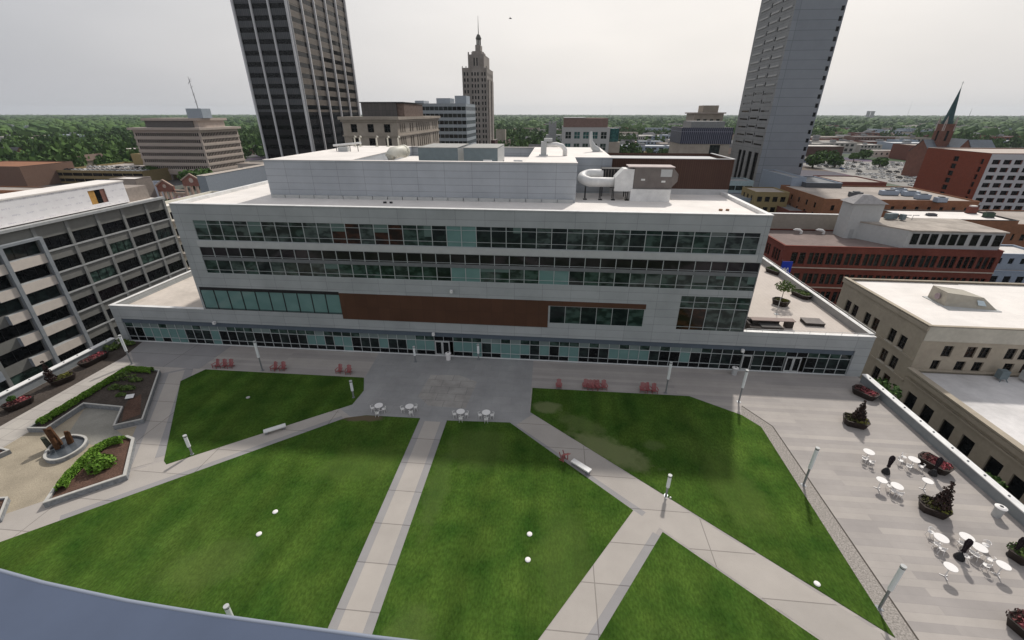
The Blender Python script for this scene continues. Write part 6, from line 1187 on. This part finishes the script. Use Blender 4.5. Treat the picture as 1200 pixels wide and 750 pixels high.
# bins
for px,py,lab in ((526,421,'white litter bin beside the entrance doors'),(860,438,'grey litter bin by the glazing left of the tall corner lamp'),(1166,603,'white topped litter bin against the right parapet')):
    x,y=gp(px,py,0); t=thing('litter_bin',lab,'litter bin',(x,y-.1,0),0); b=MB(); b.tube([(0,0,0),(0,0,.95)],[.30,.34],16); b.build('body',M_sill if px!=526 else M_wt,t); b=MB(); b.tube([(0,0,.95),(0,0,1.0),(0,0,1.08)],[.40,.40,.25],16); b.build('lid',M_wt,t); b=MB(); b.tube([(0,0,1.081),(0,0,1.09)],.13,12); b.build('opening',M_dark,t)
# white valve covers on the lawns
for px,py,lab in ((323,600,'upper white cap on the large left lawn'),(304,626,'lower white cap on the large left lawn'),(621,626,'upper white cap on the centre lawn'),(619,656,'lower white cap on the centre lawn'),(958,684,'white cap near the lower tip of the right lawn'),(291,466,'faint pale cap on the upper left lawn'),(781,584,'small white cap beside the short lamp post at the path fork'),(786,583,'second small white cap beside the short lamp post at the path fork')):
    x,y=gp(px,py,.05); s=.08 if px in (781,786) else .21; b=MB(); b.tube([(0,0,0),(0,0,.06),(0,0,.10)],[s,s,s*.6],14); tag(b.build('ground_cap',M_wt if px!=291 else M_conc,loc=(x,y,.03)),lab,'cap','white caps in the lawns')
# ---- terrace furniture
Z5=4.75
M_wick=mat('dark_wicker',(.045,.038,.034),.8,var=.25,scale=6)
planter('dark planter with low plants in the far corner of the roof terrace',(899,312),(919,319),Z5,1.9,M_peren,h=.7,seed=21)
planter('dark box planter holding the small green tree on the roof terrace',(907,348),(925,354),Z5,1.7,M_moss,(2.6,1.25,M_peren,'round',0),h=.8,seed=22)
planter('dark planter with low plants against the terrace parapet',(930,338),(951,347),Z5,1.9,M_peren,h=.7,seed=23)
def at5(px,py,h=0): x,y=gp(px,py,Z5+h); return x,y
x,y=at5(882,385); t=thing('sofa','dark wicker corner sofa on the roof terrace near the railing','sofa',(x,y,Z5)); lb('base',M_wick,t,-.6,3.6,-.5,.9,0,.42); lb('backrest',M_wick,t,-.6,3.6,.9,1.15,0,.95); lb('side_base',M_wick,t,-.6,.5,.901+.25,2.9,0,.42); lb('side_backrest',M_wick,t,-.85,-.6,-.5,2.9,0,.95); lb('cushion',mat('grey_cushion',(.11,.105,.10),.9),t,.9,3.4,-.45,.85,.42,.55)
x,y=at5(880,373,1.0); t=thing('counter_table','long pinkish brown counter table on block legs on the roof terrace','table',(x,y,Z5)); x1,_=yp(931,375,y); L_=x1-x; lb('top',mat('pinkish_brown_top',(.26,.20,.18),.7,var=.08),t,0,L_,-.55,.45,.96,1.04); lb('leg',M_wick,t,L_-1.0,L_-.15,-.45,.35,0,.96); lb('leg',M_wick,t,.1,.9,-.45,.35,0,.96)
x,y=at5(954,381); t=thing('low_table','low dark wicker box table alone on the right of the terrace','table',(x,y,Z5),-.05); lb('body',M_wick,t,-1.15,1.15,-.3,1.4,0,.38); lb('top',mat('taupe_top',(.17,.15,.14),.7),t,-1.2,1.2,-.35,1.45,.38,.44)
x,y=at5(911,369); t=thing('slim_pole','slim pale pole behind the counter table on the roof terrace','pole',(x,y+.3,Z5)); b=MB(); b.tube([(0,0,0),(0,0,2.6)],.05,8); b.build('pole',M_sill,t); lb('base',M_sill,t,-.25,.25,-.25,.25,0,.06)
# a bird, the ledge of the viewer's own building
d=ray(598,22); p=Vector((0,0,CH))+d*90; b=MB(); b.tube([(-.35,0,0),(-.1,0,.05),(.2,0,.04),(.35,0,0)],[.02,.09,.08,.01],6); b.quad((-.05,.05,.05),(.12,.05,.05),(0,.6,.22),(-.1,.45,.18)); b.quad((-.05,-.05,.05),(-.1,-.45,.2),(0,-.6,.26),(.12,-.05,.05)); tag(b.build('bird',M_dark,loc=p),'tiny dark bird flying high in the grey sky','bird')
lz=28.95; E_=[gp(*q,lz) for q in ((-150,622),(-60,652),(0,668),(50,682),(100,693),(150,703.5),(200,712),(250,720),(300,727),(370,736.5),(440,746),(560,760),(720,775))]
M_ledge=mat('blue_grey_ledge_paint',(.075,.097,.15),.35,var=.08,scale=6,spec=.4)
t=thing('window_ledge','curved blue grey ledge of the viewpoint in the bottom left corner','ledge',(E_[4][0],E_[4][1],lz))
o_=MB(); ox,oy=E_[4]; poly=[(x-ox,y-oy) for x,y in E_]+[(E_[-1][0]-ox,-2-oy),(E_[0][0]-ox,-2-oy)]; o_.prism(poly,-.25,-.003); o_.build('slab',M_ledge,t)
b=MB(); b.tube([(x-ox,y-oy,-.006) for x,y in E_],.0055,10); b.build('rounded_edge',mat('ledge_edge_highlight',(.24,.27,.33),.3,var=.03),t,smooth=True)  # lip coloured paler than the slab, a soft highlight painted along the edge
# ---- haze
b=MB(); b.box(-9600,9600,-9600,9600,G0-1.2,142); hz=b.build('haze',None) if False else None
hm=bpy.data.materials.new('haze'); hm.use_nodes=True; n=hm.node_tree.nodes; 
for q in list(n):
    if q.type=='BSDF_PRINCIPLED': n.remove(q)
v=n.new('ShaderNodeVolumePrincipled'); v.inputs['Color'].default_value=(.80,.86,.92,1); v.inputs['Density'].default_value=.00006; v.inputs['Anisotropy'].default_value=.2
hm.node_tree.links.new(v.outputs['Volume'],n['Material Output'].inputs['Volume'])
me=bpy.data.meshes.new('haze'); me.from_pydata(b.v,[],b.f); me.materials.append(hm); o=link('haze',me); o['kind']='stuff'; o['label']='thin grey blue haze over the distant city and woods'; o['category']='haze'
